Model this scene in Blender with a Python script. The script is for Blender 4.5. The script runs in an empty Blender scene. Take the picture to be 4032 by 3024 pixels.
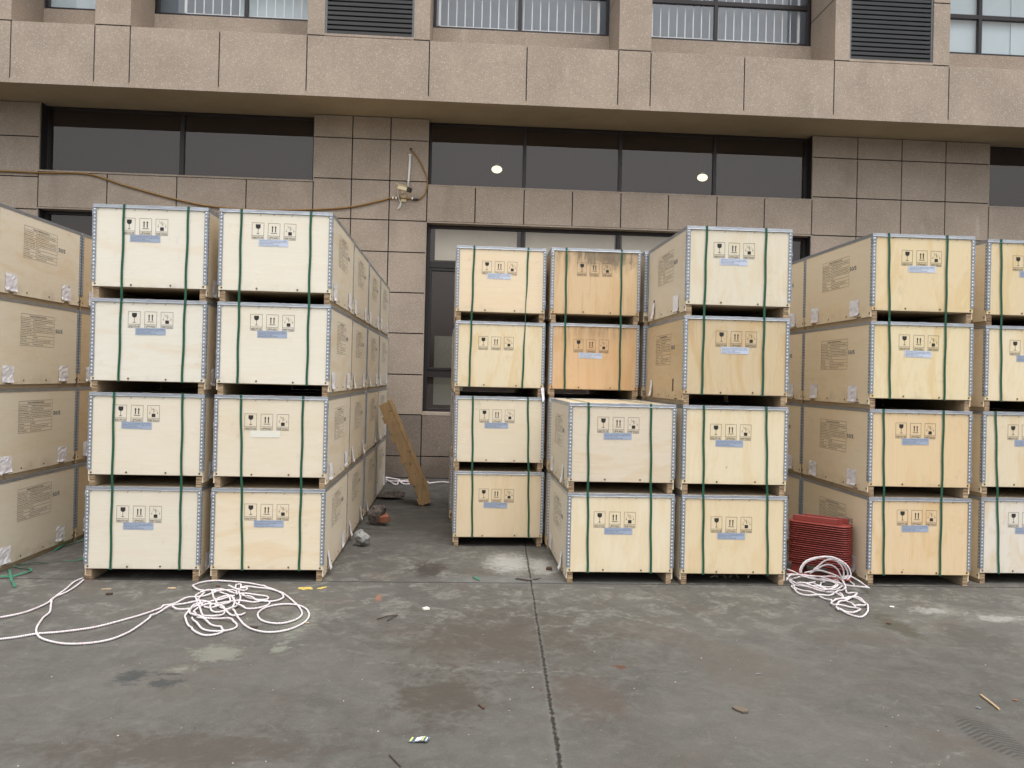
import bpy, bmesh, math, random
from mathutils import Vector, Matrix
random.seed(7)
S = bpy.context.scene
C = S.collection
R = math.radians

# ------------------------------------------------------------------ camera
cam_d = bpy.data.cameras.new('camera')
cam = bpy.data.objects.new('camera', cam_d); C.objects.link(cam)
cam_d.sensor_width = 36.0
cam_d.lens = 3023.31 / 4032 * 36
cam_d.shift_x = 16.1 / 4032
cam_d.shift_y = -40.6 / 4032
cam_d.clip_end = 500
EYE = Vector((0, 0, 1.62669))
yaw, pitch, roll = -0.05684, 0.00485, 0.02413
fwd = Vector((-math.sin(yaw) * math.cos(pitch), math.cos(yaw) * math.cos(pitch), math.sin(pitch)))
rt = Vector((math.cos(yaw), math.sin(yaw), 0)); up = rt.cross(fwd)
rt, up = rt * math.cos(roll) + up * math.sin(roll), up * math.cos(roll) - rt * math.sin(roll)
cam.matrix_world = Matrix(((rt.x, up.x, -fwd.x, EYE.x), (rt.y, up.y, -fwd.y, EYE.y), (rt.z, up.z, -fwd.z, EYE.z), (0, 0, 0, 1)))
S.camera = cam

# ------------------------------------------------------------------ overcast daylight
SUN_EL, SUN_AZ = 70, 165          # azimuth measured from +Y clockwise: the sun stands behind the camera
w = bpy.data.worlds.new('World'); S.world = w; w.use_nodes = True
nt = w.node_tree; nt.nodes.clear()
sky = nt.nodes.new('ShaderNodeTexSky'); sky.sky_type = 'NISHITA'; sky.sun_disc = False
sky.sun_elevation = R(SUN_EL); sky.sun_rotation = R(SUN_AZ)
sky.air_density = 1.0; sky.dust_density = 6.0; sky.ozone_density = 1.0
hs = nt.nodes.new('ShaderNodeHueSaturation'); hs.inputs['Saturation'].default_value = .18
bg = nt.nodes.new('ShaderNodeBackground'); bg.inputs['Strength'].default_value = .15
ow = nt.nodes.new('ShaderNodeOutputWorld')
nt.links.new(sky.outputs[0], hs.inputs['Color']); nt.links.new(hs.outputs[0], bg.inputs['Color']); nt.links.new(bg.outputs[0], ow.inputs['Surface'])
sd = bpy.data.lights.new('sun', 'SUN'); sd.energy = .5; sd.angle = R(60); sd.color = (1, .97, .93)
sun = bpy.data.objects.new('sun', sd); C.objects.link(sun)
az, el = R(SUN_AZ), R(SUN_EL)
sdir = Vector((math.sin(az) * math.cos(el), math.cos(az) * math.cos(el), math.sin(el)))
sun.rotation_euler = sdir.to_track_quat('Z', 'Y').to_euler()
S.view_settings.view_transform = 'Standard'; S.view_settings.look = 'None'
S.view_settings.gamma = 1; S.view_settings.exposure = 0.80
S.render.engine = 'CYCLES'
S.cycles.max_bounces = 8; S.cycles.diffuse_bounces = 4; S.cycles.transparent_max_bounces = 12

# ------------------------------------------------------------------ material helper
class NM:
    def __init__(s, name):
        s.m = bpy.data.materials.new(name); s.m.use_nodes = True
        s.t = s.m.node_tree; s.t.nodes.clear()
        s.out = s.t.nodes.new('ShaderNodeOutputMaterial')
    def n(s, typ, ins=None, **props):
        nd = s.t.nodes.new('ShaderNode' + typ)
        for k, v in props.items(): setattr(nd, k, v)
        if ins:
            for k, v in ins.items():
                sock = nd.inputs[k]
                if isinstance(v, bpy.types.NodeSocket): s.t.links.new(v, sock)
                else: sock.default_value = v
        return nd
    def math(s, op, a, b=None, c=None, clamp=False):
        nd = s.n('Math', operation=op, use_clamp=clamp)
        for i, v in enumerate((a, b, c)):
            if v is None: continue
            if isinstance(v, bpy.types.NodeSocket): s.t.links.new(v, nd.inputs[i])
            else: nd.inputs[i].default_value = v
        return nd.outputs[0]
    def vm(s, op, a, b=None, scale=None):
        nd = s.n('VectorMath', operation=op)
        for i, v in enumerate((a, b)):
            if v is None: continue
            if isinstance(v, bpy.types.NodeSocket): s.t.links.new(v, nd.inputs[i])
            else: nd.inputs[i].default_value = v
        if scale is not None: nd.inputs['Scale'].default_value = scale
        return nd
    def ss(s, v, a, b, lo=0., hi=1.):
        nd = s.n('MapRange', {0: v, 1: a, 2: b, 3: lo, 4: hi}, interpolation_type='SMOOTHSTEP')
        return nd.outputs[0]
    def noise(s, vec, scale, detail=3, rough=.55, dist=0.):
        return s.n('TexNoise', {'Vector': vec, 'Scale': scale, 'Detail': detail, 'Roughness': rough, 'Distortion': dist}).outputs[0]
    def mix(s, f, a, b, mode='MIX'):
        nd = s.n('Mix', data_type='RGBA', blend_type=mode)
        for i, v in ((0, f), (6, a), (7, b)):
            if isinstance(v, bpy.types.NodeSocket): s.t.links.new(v, nd.inputs[i])
            else: nd.inputs[i].default_value = v if i == 0 or len(v) == 4 else (*v, 1)
        return nd.outputs[2]
    def bump(s, h, strength=.3, dist=.01):
        return s.n('Bump', {'Height': h, 'Strength': strength, 'Distance': dist}).outputs[0]
    def pbr(s, color, rough=.6, metal=0., normal=None, spec=.5):
        b = s.n('BsdfPrincipled', {'Roughness': rough, 'Metallic': metal, 'Specular IOR Level': spec})
        if isinstance(color, bpy.types.NodeSocket): s.t.links.new(color, b.inputs['Base Color'])
        else: b.inputs['Base Color'].default_value = (*color[:3], 1)
        if normal is not None: s.t.links.new(normal, b.inputs['Normal'])
        s.t.links.new(b.outputs[0], s.out.inputs[0]); return b
    def obj(s): return s.n('TexCoord').outputs['Object']
    def rnd(s, v, k=37.):
        oi = s.n('ObjectInfo'); c = s.n('CombineXYZ', {0: s.math('MULTIPLY', oi.outputs['Random'], k), 1: s.math('MULTIPLY', oi.outputs['Random'], k * 1.7), 2: s.math('MULTIPLY', oi.outputs['Random'], k * .6)})
        return s.vm('ADD', v, c.outputs[0]).outputs[0], oi
    def scl(s, v, xyz): return s.vm('MULTIPLY', v, xyz).outputs[0]
    def xyz(s, v): return s.n('SeparateXYZ', {0: v}).outputs

def simple(name, col, rough=.6, metal=0., var=.12, scale=8., spec=.5):
    m = NM(name); v, oi = m.rnd(m.obj()); n = m.noise(v, scale, 4)
    c = m.mix(n, tuple(x * (1 - var) for x in col), tuple(x * (1 + var) for x in col))
    m.pbr(c, rough, metal, spec=spec); return m.m

def ply(name, stretch):
    """plywood face: object colour tint, veneer grain, flames, patches, knots; alpha < 1 adds mould and water stains"""
    m = NM(name); o = m.obj(); v, oi = m.rnd(o)
    base = oi.outputs['Color']; st = m.math('SUBTRACT', 1., oi.outputs['Alpha'])
    # large patches of darker veneer
    v1 = m.scl(v, stretch)
    n1 = m.noise(v1, 2.2, 3, .5, 1.2)
    rr = m.math('FRACT', m.math('MULTIPLY', oi.outputs['Random'], 7.31)); am = m.math('ADD', .30 if stretch[0] > 1.5 else .12, m.math('MULTIPLY', rr, .62 if stretch[0] > 1.5 else .38))
    c = m.mix(m.math('MULTIPLY', m.ss(n1, .46, .66), am), base, m.mix(1., base, (.93, .83, .68), 'MULTIPLY'))
    n1c = m.noise(m.vm('ADD', v1, (14, 3, 8)).outputs[0], 3.1, 4, .6, 2.6)
    c = m.mix(m.math('MULTIPLY', m.ss(n1c, .56, .60), m.math('MULTIPLY', m.ss(n1c, .70, .60, 0, .35), am)), c, m.mix(1., base, (.88, .76, .60), 'MULTIPLY'))
    n1b = m.noise(m.vm('ADD', v1, (4, 9, 2)).outputs[0], 5., 2, .5, 2.2)
    c = m.mix(m.ss(n1b, .6, .75, 0, .30), c, m.mix(1., base, (1.10, 1.10, 1.12), 'MULTIPLY'))
    # fine grain
    g = m.noise(m.scl(v, tuple(x * (1 if x > 1.5 else .12) for x in stretch)), 60, 4, .6)
    c = m.mix(m.ss(g, .3, .7, 0, .16), c, m.mix(1., c, (.80, .72, .58), 'MULTIPLY'))
    # knots
    vo = m.n('TexVoronoi', {'Vector': m.scl(v, (1, 1, .8)), 'Scale': 4.2, 'Randomness': 1.}, feature='F1')
    sel = m.math('GREATER_THAN', m.xyz(vo.outputs['Color'])[0], .62)
    kn = m.math('MULTIPLY', m.ss(vo.outputs['Distance'], .018, .045, 1, 0), sel)
    c = m.mix(m.math('MULTIPLY', kn, .55), c, m.mix(1., base, (.50, .36, .24), 'MULTIPLY'))
    sm = m.noise(m.vm('ADD', m.scl(v, (1, 1, 1.3)), (3, 8, 5)).outputs[0], 5.5, 5, .7, .4)
    c = m.mix(m.ss(sm, .66, .80, 0, .38), c, (.30, .28, .25))
    # soft dirt
    d = m.noise(m.scl(v, (1, 1, 1.)), 7, 5, .65)
    c = m.mix(m.ss(d, .60, .85, 0, .28), c, (.20, .18, .15))
    z = m.xyz(o)[2]; low = m.ss(z, .06, .17, 1, 0)
    c = m.mix(m.math('MULTIPLY', low, m.ss(d, .35, .7, 0, .25)), c, (.22, .17, .12))
    # mould + water streaks
    dr = m.noise(m.scl(v, (9, 9, 1.1)), 2.4, 5, .7)
    hi = m.ss(z, .42, .69, 0, 1)
    mo = m.math('MULTIPLY', m.math('MULTIPLY', m.ss(dr, .38, .62), hi), m.math('MULTIPLY', st, m.ss(m.noise(v, 1.6, 2), .35, .6)))
    dr2 = m.noise(m.scl(v, (14, 14, .9)), 2., 5, .6)
    c = m.mix(m.math('MULTIPLY', m.ss(dr2, .5, .75, 0, .6), st), c, m.mix(1., base, (.68, .52, .36), 'MULTIPLY'))
    c = m.mix(m.math('MULTIPLY', mo, .9), c, (.075, .062, .045))
    q = m.vm('MULTIPLY', m.vm('SUBTRACT', o, (.53, 0, .665)).outputs[0], (1 / .34, 0, 1 / .15)).outputs[0]
    L = m.n('VectorMath', {0: q}, operation='LENGTH').outputs['Value']
    sm2 = m.ss(m.math('ADD', L, m.math('ADD', m.math('MULTIPLY', m.math('SUBTRACT', dr, .5), 2.2), m.math('MULTIPLY', m.math('SUBTRACT', d, .5), 1.6))), 1.05, .35)
    c = m.mix(m.math('MULTIPLY', m.math('MULTIPLY', sm2, m.ss(st, .3, .9)), .68), c, (.060, .056, .048))
    h = m.math('ADD', m.math('MULTIPLY', g, .3), n1)
    m.pbr(c, .62, 0, m.bump(h, .18, .004), .35); return m.m

PLY_V = ply('plywood_vertical_grain', (2.6, 2.6, .7))
PLY_H = ply('plywood_horizontal_grain', (.7, .7, 2.6))

def endgrain():
    m = NM('laminated_plywood_end'); o = m.obj(); v, oi = m.rnd(o)
    z = m.xyz(o)[2]; ge = m.n('NewGeometry').outputs['True Normal']
    ny = m.math('ABSOLUTE', m.xyz(m.n('VectorTransform', {0: ge}, vector_type='NORMAL', convert_from='WORLD', convert_to='OBJECT').outputs[0])[1])
    lay = m.noise(m.scl(v, (8, 8, 170)), 1., 3, .7)
    a = m.mix(m.ss(lay, .36, .62), (.10, .052, .028), (.46, .34, .21))
    side = m.mix(m.noise(m.scl(v, (10, 1, 60)), 2., 4), (.30, .23, .15), (.46, .37, .25))
    c = m.mix(m.math('GREATER_THAN', ny, .7), side, a)
    d = m.noise(v, 12, 4); c = m.mix(m.ss(d, .55, .8, 0, .5), c, (.10, .07, .045))
    m.pbr(c, .75, 0, m.bump(lay, .4, .003), .3); return m.m
ENDG = endgrain()

def perforated():
    m = NM('perforated_galvanised_strip'); o = m.obj(); x, y, z = m.xyz(o)
    t = m.math('MAXIMUM', m.math('ABSOLUTE', x), m.math('ABSOLUTE', y))
    dx = m.math('SUBTRACT', t, .0150)
    dz = m.math('SUBTRACT', m.math('MODULO', m.math('ADD', z, 5 * .0278), .0278), .0139)
    r = m.math('SQRT', m.math('ADD', m.math('MULTIPLY', dx, dx), m.math('MULTIPLY', dz, dz)))
    hole = m.math('LESS_THAN', r, .0066); ring = m.math('LESS_THAN', r, .0084)
    v, oi = m.rnd(o)
    n = m.noise(v, 14, 4, .6); cr = m.noise(v, 30, 2, .5, 1.)
    met = m.mix(n, (.20, .235, .29), (.34, .38, .44))
    c = m.mix(hole, met, (.74, .71, .62))
    c = m.mix(m.math('MULTIPLY', m.math('SUBTRACT', ring, hole), .6), c, (.16, .18, .22))
    b = m.pbr(c, .40, .6, m.bump(m.math('ADD', m.math('MULTIPLY', cr, 1.), m.math('MULTIPLY', hole, -.25)), .55, .010))
    m.t.links.new(m.math('MULTIPLY', m.math('SUBTRACT', 1., hole), .5), b.inputs['Metallic'])
    return m.m
PERF = perforated()

def galv():
    m = NM('galvanised_steel_edge'); v, oi = m.rnd(m.obj())
    n = m.noise(v, 9, 4, .6); s_ = m.noise(m.scl(v, (1, 1, 6)), 18, 2, .5, .6)
    c = m.mix(n, (.34, .37, .41), (.55, .58, .62))
    rs = m.noise(v, 25, 5, .7); c = m.mix(m.ss(rs, .68, .8, 0, .5), c, (.22, .17, .12))
    m.pbr(c, .36, .75, m.bump(s_, .35, .006)); return m.m
GALV = galv()
INK = simple('black_stencil_ink', (.022, .020, .020), .7, 0, .3, 40)
INKB = simple('blue_grey_stamp_ink', (.10, .12, .16), .8, 0, .3, 60)
SCREW = simple('dull_brass_screw', (.16, .11, .05), .45, .6)
STRAP = simple('green_polyester_strap', (.046, .175, .105), .38, 0, .2, 30)
STRAPL = simple('pale_green_polyester_strap', (.030, .165, .095), .35, 0, .2, 30)
LABELB = simple('blue_tinted_label_film', (.33, .39, .50), .3, 0, .10, 14)
LABELC = simple('cream_label_film', (.72, .71, .62), .3, 0, .05, 14)
LABELW = simple('pale_blue_label_film', (.52, .58, .70), .3, 0, .10, 14)
def paper():
    m = NM('taped_white_paper'); v, oi = m.rnd(m.obj()); n = m.noise(v, 14, 3, .5, 1.5); n2 = m.noise(v, 22, 2)
    c = m.mix(m.ss(n2, .45, .7), (.84, .83, .87), (.72, .71, .77))
    m.pbr(c, .45, 0, m.bump(n, .5, .008)); return m.m
PAPER = paper()
LIDTOP = simple('plywood_lid_board', (.50, .41, .28), .6, 0, .15, 4)
FLOORB = simple('crate_floor_board', (.34, .26, .17), .7, 0, .2, 4)
NAIL = simple('dark_nail_and_edge_line', (.10, .09, .08), .6, .3)

def facade(name, base, dark, speck):
    m = NM(name); o = m.n('NewGeometry').outputs['Position']
    n = m.noise(o, 1.3, 4, .6)
    c = m.mix(m.ss(n, .3, .7), base, dark)
    s1 = m.noise(o, 64, 3, .8); s2 = m.noise(m.vm('ADD', o, (7, 3, 1)).outputs[0], 44, 4, .8)
    c = m.mix(m.ss(s1, .52, .70, 0, .62), c, speck)
    c = m.mix(m.ss(s2, .55, .72, 0, .5), c, tuple(x * .55 for x in dark))
    # pale run-off streaks and grime
    st = m.noise(m.scl(o, (1.6, 1.6, .35)), 1.7, 5, .65)
    c = m.mix(m.ss(st, .60, .74, 0, .20), c, speck)
    st2 = m.noise(m.vm('ADD', m.scl(o, (1.1, 1.1, .3)), (9, 4, 7)).outputs[0], 1.3, 4, .6)
    c = m.mix(m.ss(st2, .58, .75, 0, .30), c, tuple(x * .62 for x in dark))
    z = m.xyz(o)[2]; c = m.mix(m.math('MULTIPLY', m.ss(z, 0, .7, 1, 0), m.ss(n, .2, .7, .1, .6)), c, tuple(x * .5 for x in dark))
    m.pbr(c, .82, 0, m.bump(m.math('ADD', s1, s2), .5, .006), .25); return m.m
FAC = facade('brown_granular_stone_paint', (.376, .307, .247), (.310, .253, .202), (.70, .64, .56))
PLINTH = facade('dark_plinth_stone_paint', (.20, .160, .130), (.155, .124, .100), (.46, .41, .36))  # lower tile rows, a darker tone than the wall above
SOFF = facade('soffit_paint', (.42, .335, .225), (.37, .29, .19), (.48, .40, .28))
JOINT = simple('dark_joint_sealant', (.018, .017, .020), .7)
FRAME = simple('dark_bronze_aluminium', (.032, .027, .028), .38, .3, .2, 3)
SLAT = simple('grey_louver_blade', (.13, .135, .145), .42, .2, .15, 3)
WHITE = simple('white_painted_metal', (.86, .86, .84), .4, 0, .05)
CREAM = simple('cream_plastic_housing', (.68, .58, .38), .4, 0, .06)
BLACK = simple('black_plastic', (.015, .015, .018), .35)
YCAB = simple('ochre_flexible_conduit', (.27, .145, .035), .5, 0, .2, 20)
INT = simple('dark_interior_plaster', (.06, .045, .04), .9)
INTG = simple('grey_curtain_cloth', (.33, .385, .44), .85, 0, .12, 2)
INTP = simple('pale_curtain_cloth', (.56, .65, .67), .85, 0, .10, 2)
BLIND = simple('yellowed_paper_blind', (.78, .74, .62), .9, 0, .14, 3)
BOARD = simple('pale_board_inside', (.38, .42, .34), .8, 0, .1, 3)
def glass(name, refl, dust, tint):
    m = NM(name); o = m.n('NewGeometry').outputs['Position']
    tr = m.n('BsdfTransparent', {'Color': (*tint, 1)}); gl = m.n('BsdfGlossy', {'Color': (1, .95, .91, 1), 'Roughness': .015})
    n = m.noise(o, 26, 4, .8); nn = m.noise(o, 1.7, 4, .6); sp = m.math('MULTIPLY', m.ss(n, .69, .73), m.ss(nn, .42, .62))
    df = m.n('BsdfDiffuse', {'Color': m.mix(sp, (.125, .090, .082), (.55, .54, .52))})
    a = m.n('MixShader', {0: refl, 1: tr.outputs[0], 2: gl.outputs[0]})
    f = m.math('ADD', dust, m.math('MULTIPLY', sp, .5), clamp=True)
    b = m.n('MixShader', {0: f, 1: a.outputs[0], 2: df.outputs[0]})
    m.t.links.new(b.outputs[0], m.out.inputs[0]); return m.m
GLASS = glass('dusty_window_glass', .082, .18, (.90, .89, .88))
GLASSU = glass('upper_window_glass', .085, .03, (.96, .98, 1.0))
def emis(name, col, st):
    m = NM(name); e = m.n('Emission', {'Color': (*col, 1), 'Strength': st}); m.t.links.new(e.outputs[0], m.out.inputs[0]); return m.m
LAMP = emis('lit_lamp_bulb', (1, .86, .58), 1.25)
LAMPG = simple('dark_lamp_fixture', (.05, .045, .04), .5)
def rope_mat():
    m = NM('white_twisted_rope'); uv = m.n('UVMap').outputs[0]; u, v_, _ = m.xyz(uv)
    t = m.math('ADD', m.math('MULTIPLY', v_, 1.), m.math('MULTIPLY', u, 110.))
    fr = m.math('ABSOLUTE', m.math('SUBTRACT', m.math('FRACT', t), .5))
    gv = m.ss(fr, .0, .22)
    n = m.noise(m.n('NewGeometry').outputs['Position'], 60, 3)
    c = m.mix(gv, (.30, .25, .27), (.76, .71, .72))
    k = m.math('MULTIPLY', m.ss(n, .56, .64), m.math('LESS_THAN', m.math('FRACT', m.math('MULTIPLY', t, .333)), .34))
    c = m.mix(m.math('MULTIPLY', k, .6), c, (.62, .22, .24))
    m.pbr(c, .6, 0, m.bump(gv, .8, .003), .3); return m.m
ROPE = rope_mat()
RED = simple('red_plastic', (.24, .040, .032), .5, 0, .25, 6)
REDB = simple('shaded_red_plastic_wall', (.09, .010, .008), .6, 0, .25, 6)  # shade of the gaps between the rims, put into the tray wall colour
REDD = simple('dusty_red_plastic', (.23, .040, .032), .55, 0, .2, 9)
def oldwood():
    m = NM('weathered_pallet_wood'); o = m.obj(); v, oi = m.rnd(o)
    n = m.noise(m.scl(v, (18, 18, 1.2)), 2, 5, .6, .4); c = m.mix(n, (.17, .105, .050), (.40, .27, .14))
    k = m.noise(v, 11, 3, .6); c = m.mix(m.ss(k, .58, .68, 0, .85), c, (.05, .035, .022))
    k2 = m.noise(v, 3.2, 3, .6); c = m.mix(m.ss(k2, .5, .7, 0, .5), c, (.15, .12, .08))
    m.pbr(c, .8, 0, m.bump(n, .5, .004), .2); return m.m
OLDW = oldwood()
CHIPW = simple('pale_wood_splinter', (.45, .33, .20), .8)
TWIG = simple('dry_twig_bark', (.055, .035, .025), .9)
YPAINT = simple('worn_yellow_paint', (.48, .36, .09), .8, 0, .3, 40)
def rockm(name, a, b):
    m = NM(name); v, oi = m.rnd(m.obj()); n = m.noise(v, 22, 5, .7); c = m.mix(m.ss(n, .3, .7), a, b)
    m.pbr(c, .9, 0, m.bump(n, .8, .02), .2); return m.m
ROCK = rockm('grey_rubble', (.11, .11, .105), (.34, .34, .32))
ROCKB = rockm('brown_mortar_lump', (.055, .045, .040), (.17, .14, .12))
BRICK = rockm('orange_brick_fragment', (.20, .07, .038), (.32, .13, .075))

# ------------------------------------------------------------------ ground material
def ground_mat(ST):
    m = NM('stained_concrete'); o = m.n('NewGeometry').outputs['Position']; x, y, z = m.xyz(o)
    n1 = m.noise(o, .9, 5, .6); n2 = m.noise(o, 5.5, 5, .65, .6); n3 = m.noise(o, 34, 4, .7); n4 = m.noise(m.vm('ADD', o, (31, 5, 0)).outputs[0], 2.1, 5, .7, 1.)
    c = m.mix(m.ss(n1, .3, .7), (.058, .056, .048), (.092, .089, .078))
    c = m.mix(m.ss(n2, .38, .68, 0, .45), c, (0.114, 0.110, 0.099))
    c = m.mix(m.ss(n4, .52, .72, 0, .5), c, (0.051, 0.046, 0.041))
    c = m.mix(m.ss(n3, .55, .72, 0, .40), c, (0.135, 0.131, 0.120)); n6 = m.noise(o, 90, 3, .8); c = m.mix(m.ss(n6, .5, .75, 0, .35), c, (0.033, 0.031, 0.028))
    n5 = m.noise(m.scl(o, (1, 1, 1)), 13, 4, .7, 2.); c = m.mix(m.ss(n5, .62, .74, 0, .35), c, (0.152, 0.149, 0.135))
    nh = m.noise(m.vm('ADD', o, (3, 17, 0)).outputs[0], 21, 5, .75)
    nm = m.noise(m.vm('ADD', o, (13, 7, 0)).outputs[0], 9, 5, .7, .8)
    c = m.mix(m.ss(nm, .52, .70, 0, .32), c, (.150, .145, .130))
    c = m.mix(m.ss(nm, .46, .30, 0, .36), c, (.052, .047, .042))
    c = m.mix(m.ss(nh, .56, .70, 0, .28), c, (.165, .160, .145))
    nf = m.noise(m.vm('ADD', o, (5, 77, 0)).outputs[0], 140, 2, .8); c = m.mix(m.ss(nf, .35, .7, 0, .30), c, (.155, .150, .138))
    far = m.math('MULTIPLY', m.ss(y, 4.3, 5.6), m.ss(n2, .50, .60)); c = m.mix(m.math('MULTIPLY', far, m.ss(nh, .42, .56, .0, .65)), c, (.185, .178, .155))
    nb = m.noise(m.vm('ADD', o, (41, 2, 0)).outputs[0], 1.4, 4, .6, .7)
    c = m.mix(m.ss(nb, .50, .68, 0, .50), c, (.088, .072, .060))
    def spot(c, lst, col, amt, nz=.9, hard=.55):
        for (cx, cy, rx, ry) in lst:
            q = m.vm('MULTIPLY', m.vm('SUBTRACT', o, (cx, cy, 0)).outputs[0], (1 / rx, 1 / ry, 0)).outputs[0]
            L = m.n('VectorMath', {0: q}, operation='LENGTH').outputs['Value']
            f = m.math('ADD', m.math('ADD', L, m.math('MULTIPLY', m.math('SUBTRACT', n2, .5), nz * 2.2)), m.math('MULTIPLY', m.math('SUBTRACT', nh, .5), nz * 2.6))
            c = m.mix(m.ss(f, 1.25, hard, 0, amt), c, col)
        return c
    c = spot(c, ST['dark'], (.064, .053, .043), .75, 1.0, .2)
    c = spot(c, ST['brownwet'], (.056, .047, .037), .85, .85, .35)
    c = spot(c, ST['red'], (0.076, 0.059, 0.049), .7)
    c = spot(c, ST['brown2'], (0.036, 0.028, 0.024), .8)
    c = spot(c, ST['white_c'], (.36, .355, .33), .9, .7, .2)
    c = spot(c, ST['pale'], (0.178, 0.182, 0.149), .75, 1.5, .3)
    c = spot(c, ST['white_r'], (0.277, 0.271, 0.251), .8, 1.5, .1)
    c = spot(c, ST['pot'], (0.036, 0.040, 0.041), .85, 1.3, .5)
    c = spot(c, ST['olive'], (0.056, 0.053, 0.036), .8, .6, .5)
    c = spot(c, ST['frost'], (0.145, 0.149, 0.145), .55, .6, .2)
    c = spot(c, ST['orange'], (.30, .12, .06), .6, .9, .2)
    c = spot(c, ST['rust'], (.095, .035, .018), .85, 1.2, .7)
    c = spot(c, ST['right_brown'], (0.056, 0.053, 0.045), .5)
    # shade between the stacks, put into the floor colour towards the wall
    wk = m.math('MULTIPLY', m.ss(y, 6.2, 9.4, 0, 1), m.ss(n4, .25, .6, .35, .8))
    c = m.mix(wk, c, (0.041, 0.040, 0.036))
    # tyre print
    for (cx, cy, rx, ry) in ST['tire']:
        q = m.vm('MULTIPLY', m.vm('SUBTRACT', o, (cx, cy, 0)).outputs[0], (1 / rx, 1 / ry, 0)).outputs[0]
        L = m.n('VectorMath', {0: q}, operation='LENGTH').outputs['Value']
        ang = m.math('ADD', m.math('MULTIPLY', y, 210.), m.math('MULTIPLY', m.math('ABSOLUTE', m.math('SUBTRACT', x, cx)), 110.))
        stp = m.math('GREATER_THAN', m.math('SINE', m.math('ADD', ang, m.math('MULTIPLY', n2, 3.))), -.1)
        c = m.mix(m.math('MULTIPLY', m.ss(L, 1.05, .75, 0, .75), stp), c, (0.040, 0.041, 0.041))
    # curved drag scratches
    for (ax, ay, bx_, by_, wd) in SCR:
        dx, dy = bx_ - ax, by_ - ay; ln = math.hypot(dx, dy)
        rel = m.vm('SUBTRACT', o, (ax, ay, 0)).outputs[0]
        t = m.n('VectorMath', {0: rel, 1: (dx / ln, dy / ln, 0)}, operation='DOT_PRODUCT').outputs['Value']
        d = m.n('VectorMath', {0: rel, 1: (-dy / ln, dx / ln, 0)}, operation='DOT_PRODUCT').outputs['Value']
        d = m.math('ABSOLUTE', m.math('ADD', d, m.math('MULTIPLY', m.math('SUBTRACT', n4, .5), .30)))
        f = m.math('MULTIPLY', m.ss(d, wd, wd * .1, 0, 1), m.math('MULTIPLY', m.ss(t, 0, .08), m.ss(t, ln - .08, ln, 1, 0)))
        c = m.mix(m.math('MULTIPLY', f, m.ss(nh, .42, .62, .0, .55)), c, (0.185, 0.182, 0.158))
    # slab joints and the long crack
    wob = m.math('MULTIPLY', m.math('SUBTRACT', m.noise(o, 16, 4, .8), .5), .035)
    wob2 = m.math('MULTIPLY', m.math('SUBTRACT', m.noise(o, 2.2, 3, .6), .5), .05)
    jt = m.math('ABSOLUTE', m.math('ADD', m.math('SUBTRACT', y, 6.075), m.math('ADD', m.math('MULTIPLY', wob, .5), m.math('MULTIPLY', wob2, .4))))
    j1 = m.math('MULTIPLY', m.ss(jt, .004, .016, 1, 0), .85)
    yb = m.math('SUBTRACT', y, m.math('ADD', 9.62, m.math('MULTIPLY', x, .36)))
    j2 = m.ss(m.math('ABSOLUTE', m.math('ADD', yb, wob)), .012, .035, 1, 0)
    xc = m.math('ADD', .30, m.math('MULTIPLY', y, .0445))
    wdt = m.ss(y, 3.2, 7., .0068, .0042)
    cr = m.math('DIVIDE', m.math('ABSOLUTE', m.math('ADD', m.math('SUBTRACT', x, xc), m.math('ADD', m.math('MULTIPLY', wob, .35), m.math('MULTIPLY', wob2, .25)))), wdt)
    j3 = m.ss(m.math('ADD', cr, m.math('MULTIPLY', m.math('SUBTRACT', n3, .5), 8.)), .7, 1.6, 1, 0)
    halo = m.math('MULTIPLY', m.ss(cr, 1.2, 5., .35, 0), 1.)
    c = m.mix(halo, c, (0.132, 0.129, 0.119))
    J = m.math('MAXIMUM', j1, m.math('MAXIMUM', j2, j3))
    c = m.mix(J, c, m.mix(n3, (0.013, 0.013, 0.011), (0.030, 0.026, 0.021)))
    hgt = m.math('ADD', m.math('MULTIPLY', n2, .35), m.math('ADD', m.math('MULTIPLY', n3, .22), m.math('MULTIPLY', J, -1.6)))
    rg = m.ss(n4, .35, .7, .58, .80)
    b = m.pbr(c, .7, 0, m.bump(m.math('ADD', hgt, m.math('MULTIPLY', nh, .4)), .45, .014), .35); m.t.links.new(rg, b.inputs['Roughness']); return m.m

# ------------------------------------------------------------------ mesh helpers
def box(bm, x0, x1, y0, y1, z0, z1, mi=0):
    vs = [bm.verts.new((x, y, z)) for x in (x0, x1) for y in (y0, y1) for z in (z0, z1)]
    for f in ((0, 1, 3, 2), (4, 6, 7, 5), (0, 4, 5, 1), (2, 3, 7, 6), (0, 2, 6, 4), (1, 5, 7, 3)):
        fc = bm.faces.new([vs[i] for i in f]); fc.material_index = mi
    return vs
def obox(bm, c, ax, ay, az, mi=0):
    """oriented box: centre and three half-axis vectors"""
    c, ax, ay, az = map(Vector, (c, ax, ay, az)); vs = [bm.verts.new(c + ax * i + ay * j + az * k) for i in (-1, 1) for j in (-1, 1) for k in (-1, 1)]
    for f in ((0, 1, 3, 2), (4, 6, 7, 5), (0, 4, 5, 1), (2, 3, 7, 6), (0, 2, 6, 4), (1, 5, 7, 3)):
        fc = bm.faces.new([vs[i] for i in f]); fc.material_index = mi
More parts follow.
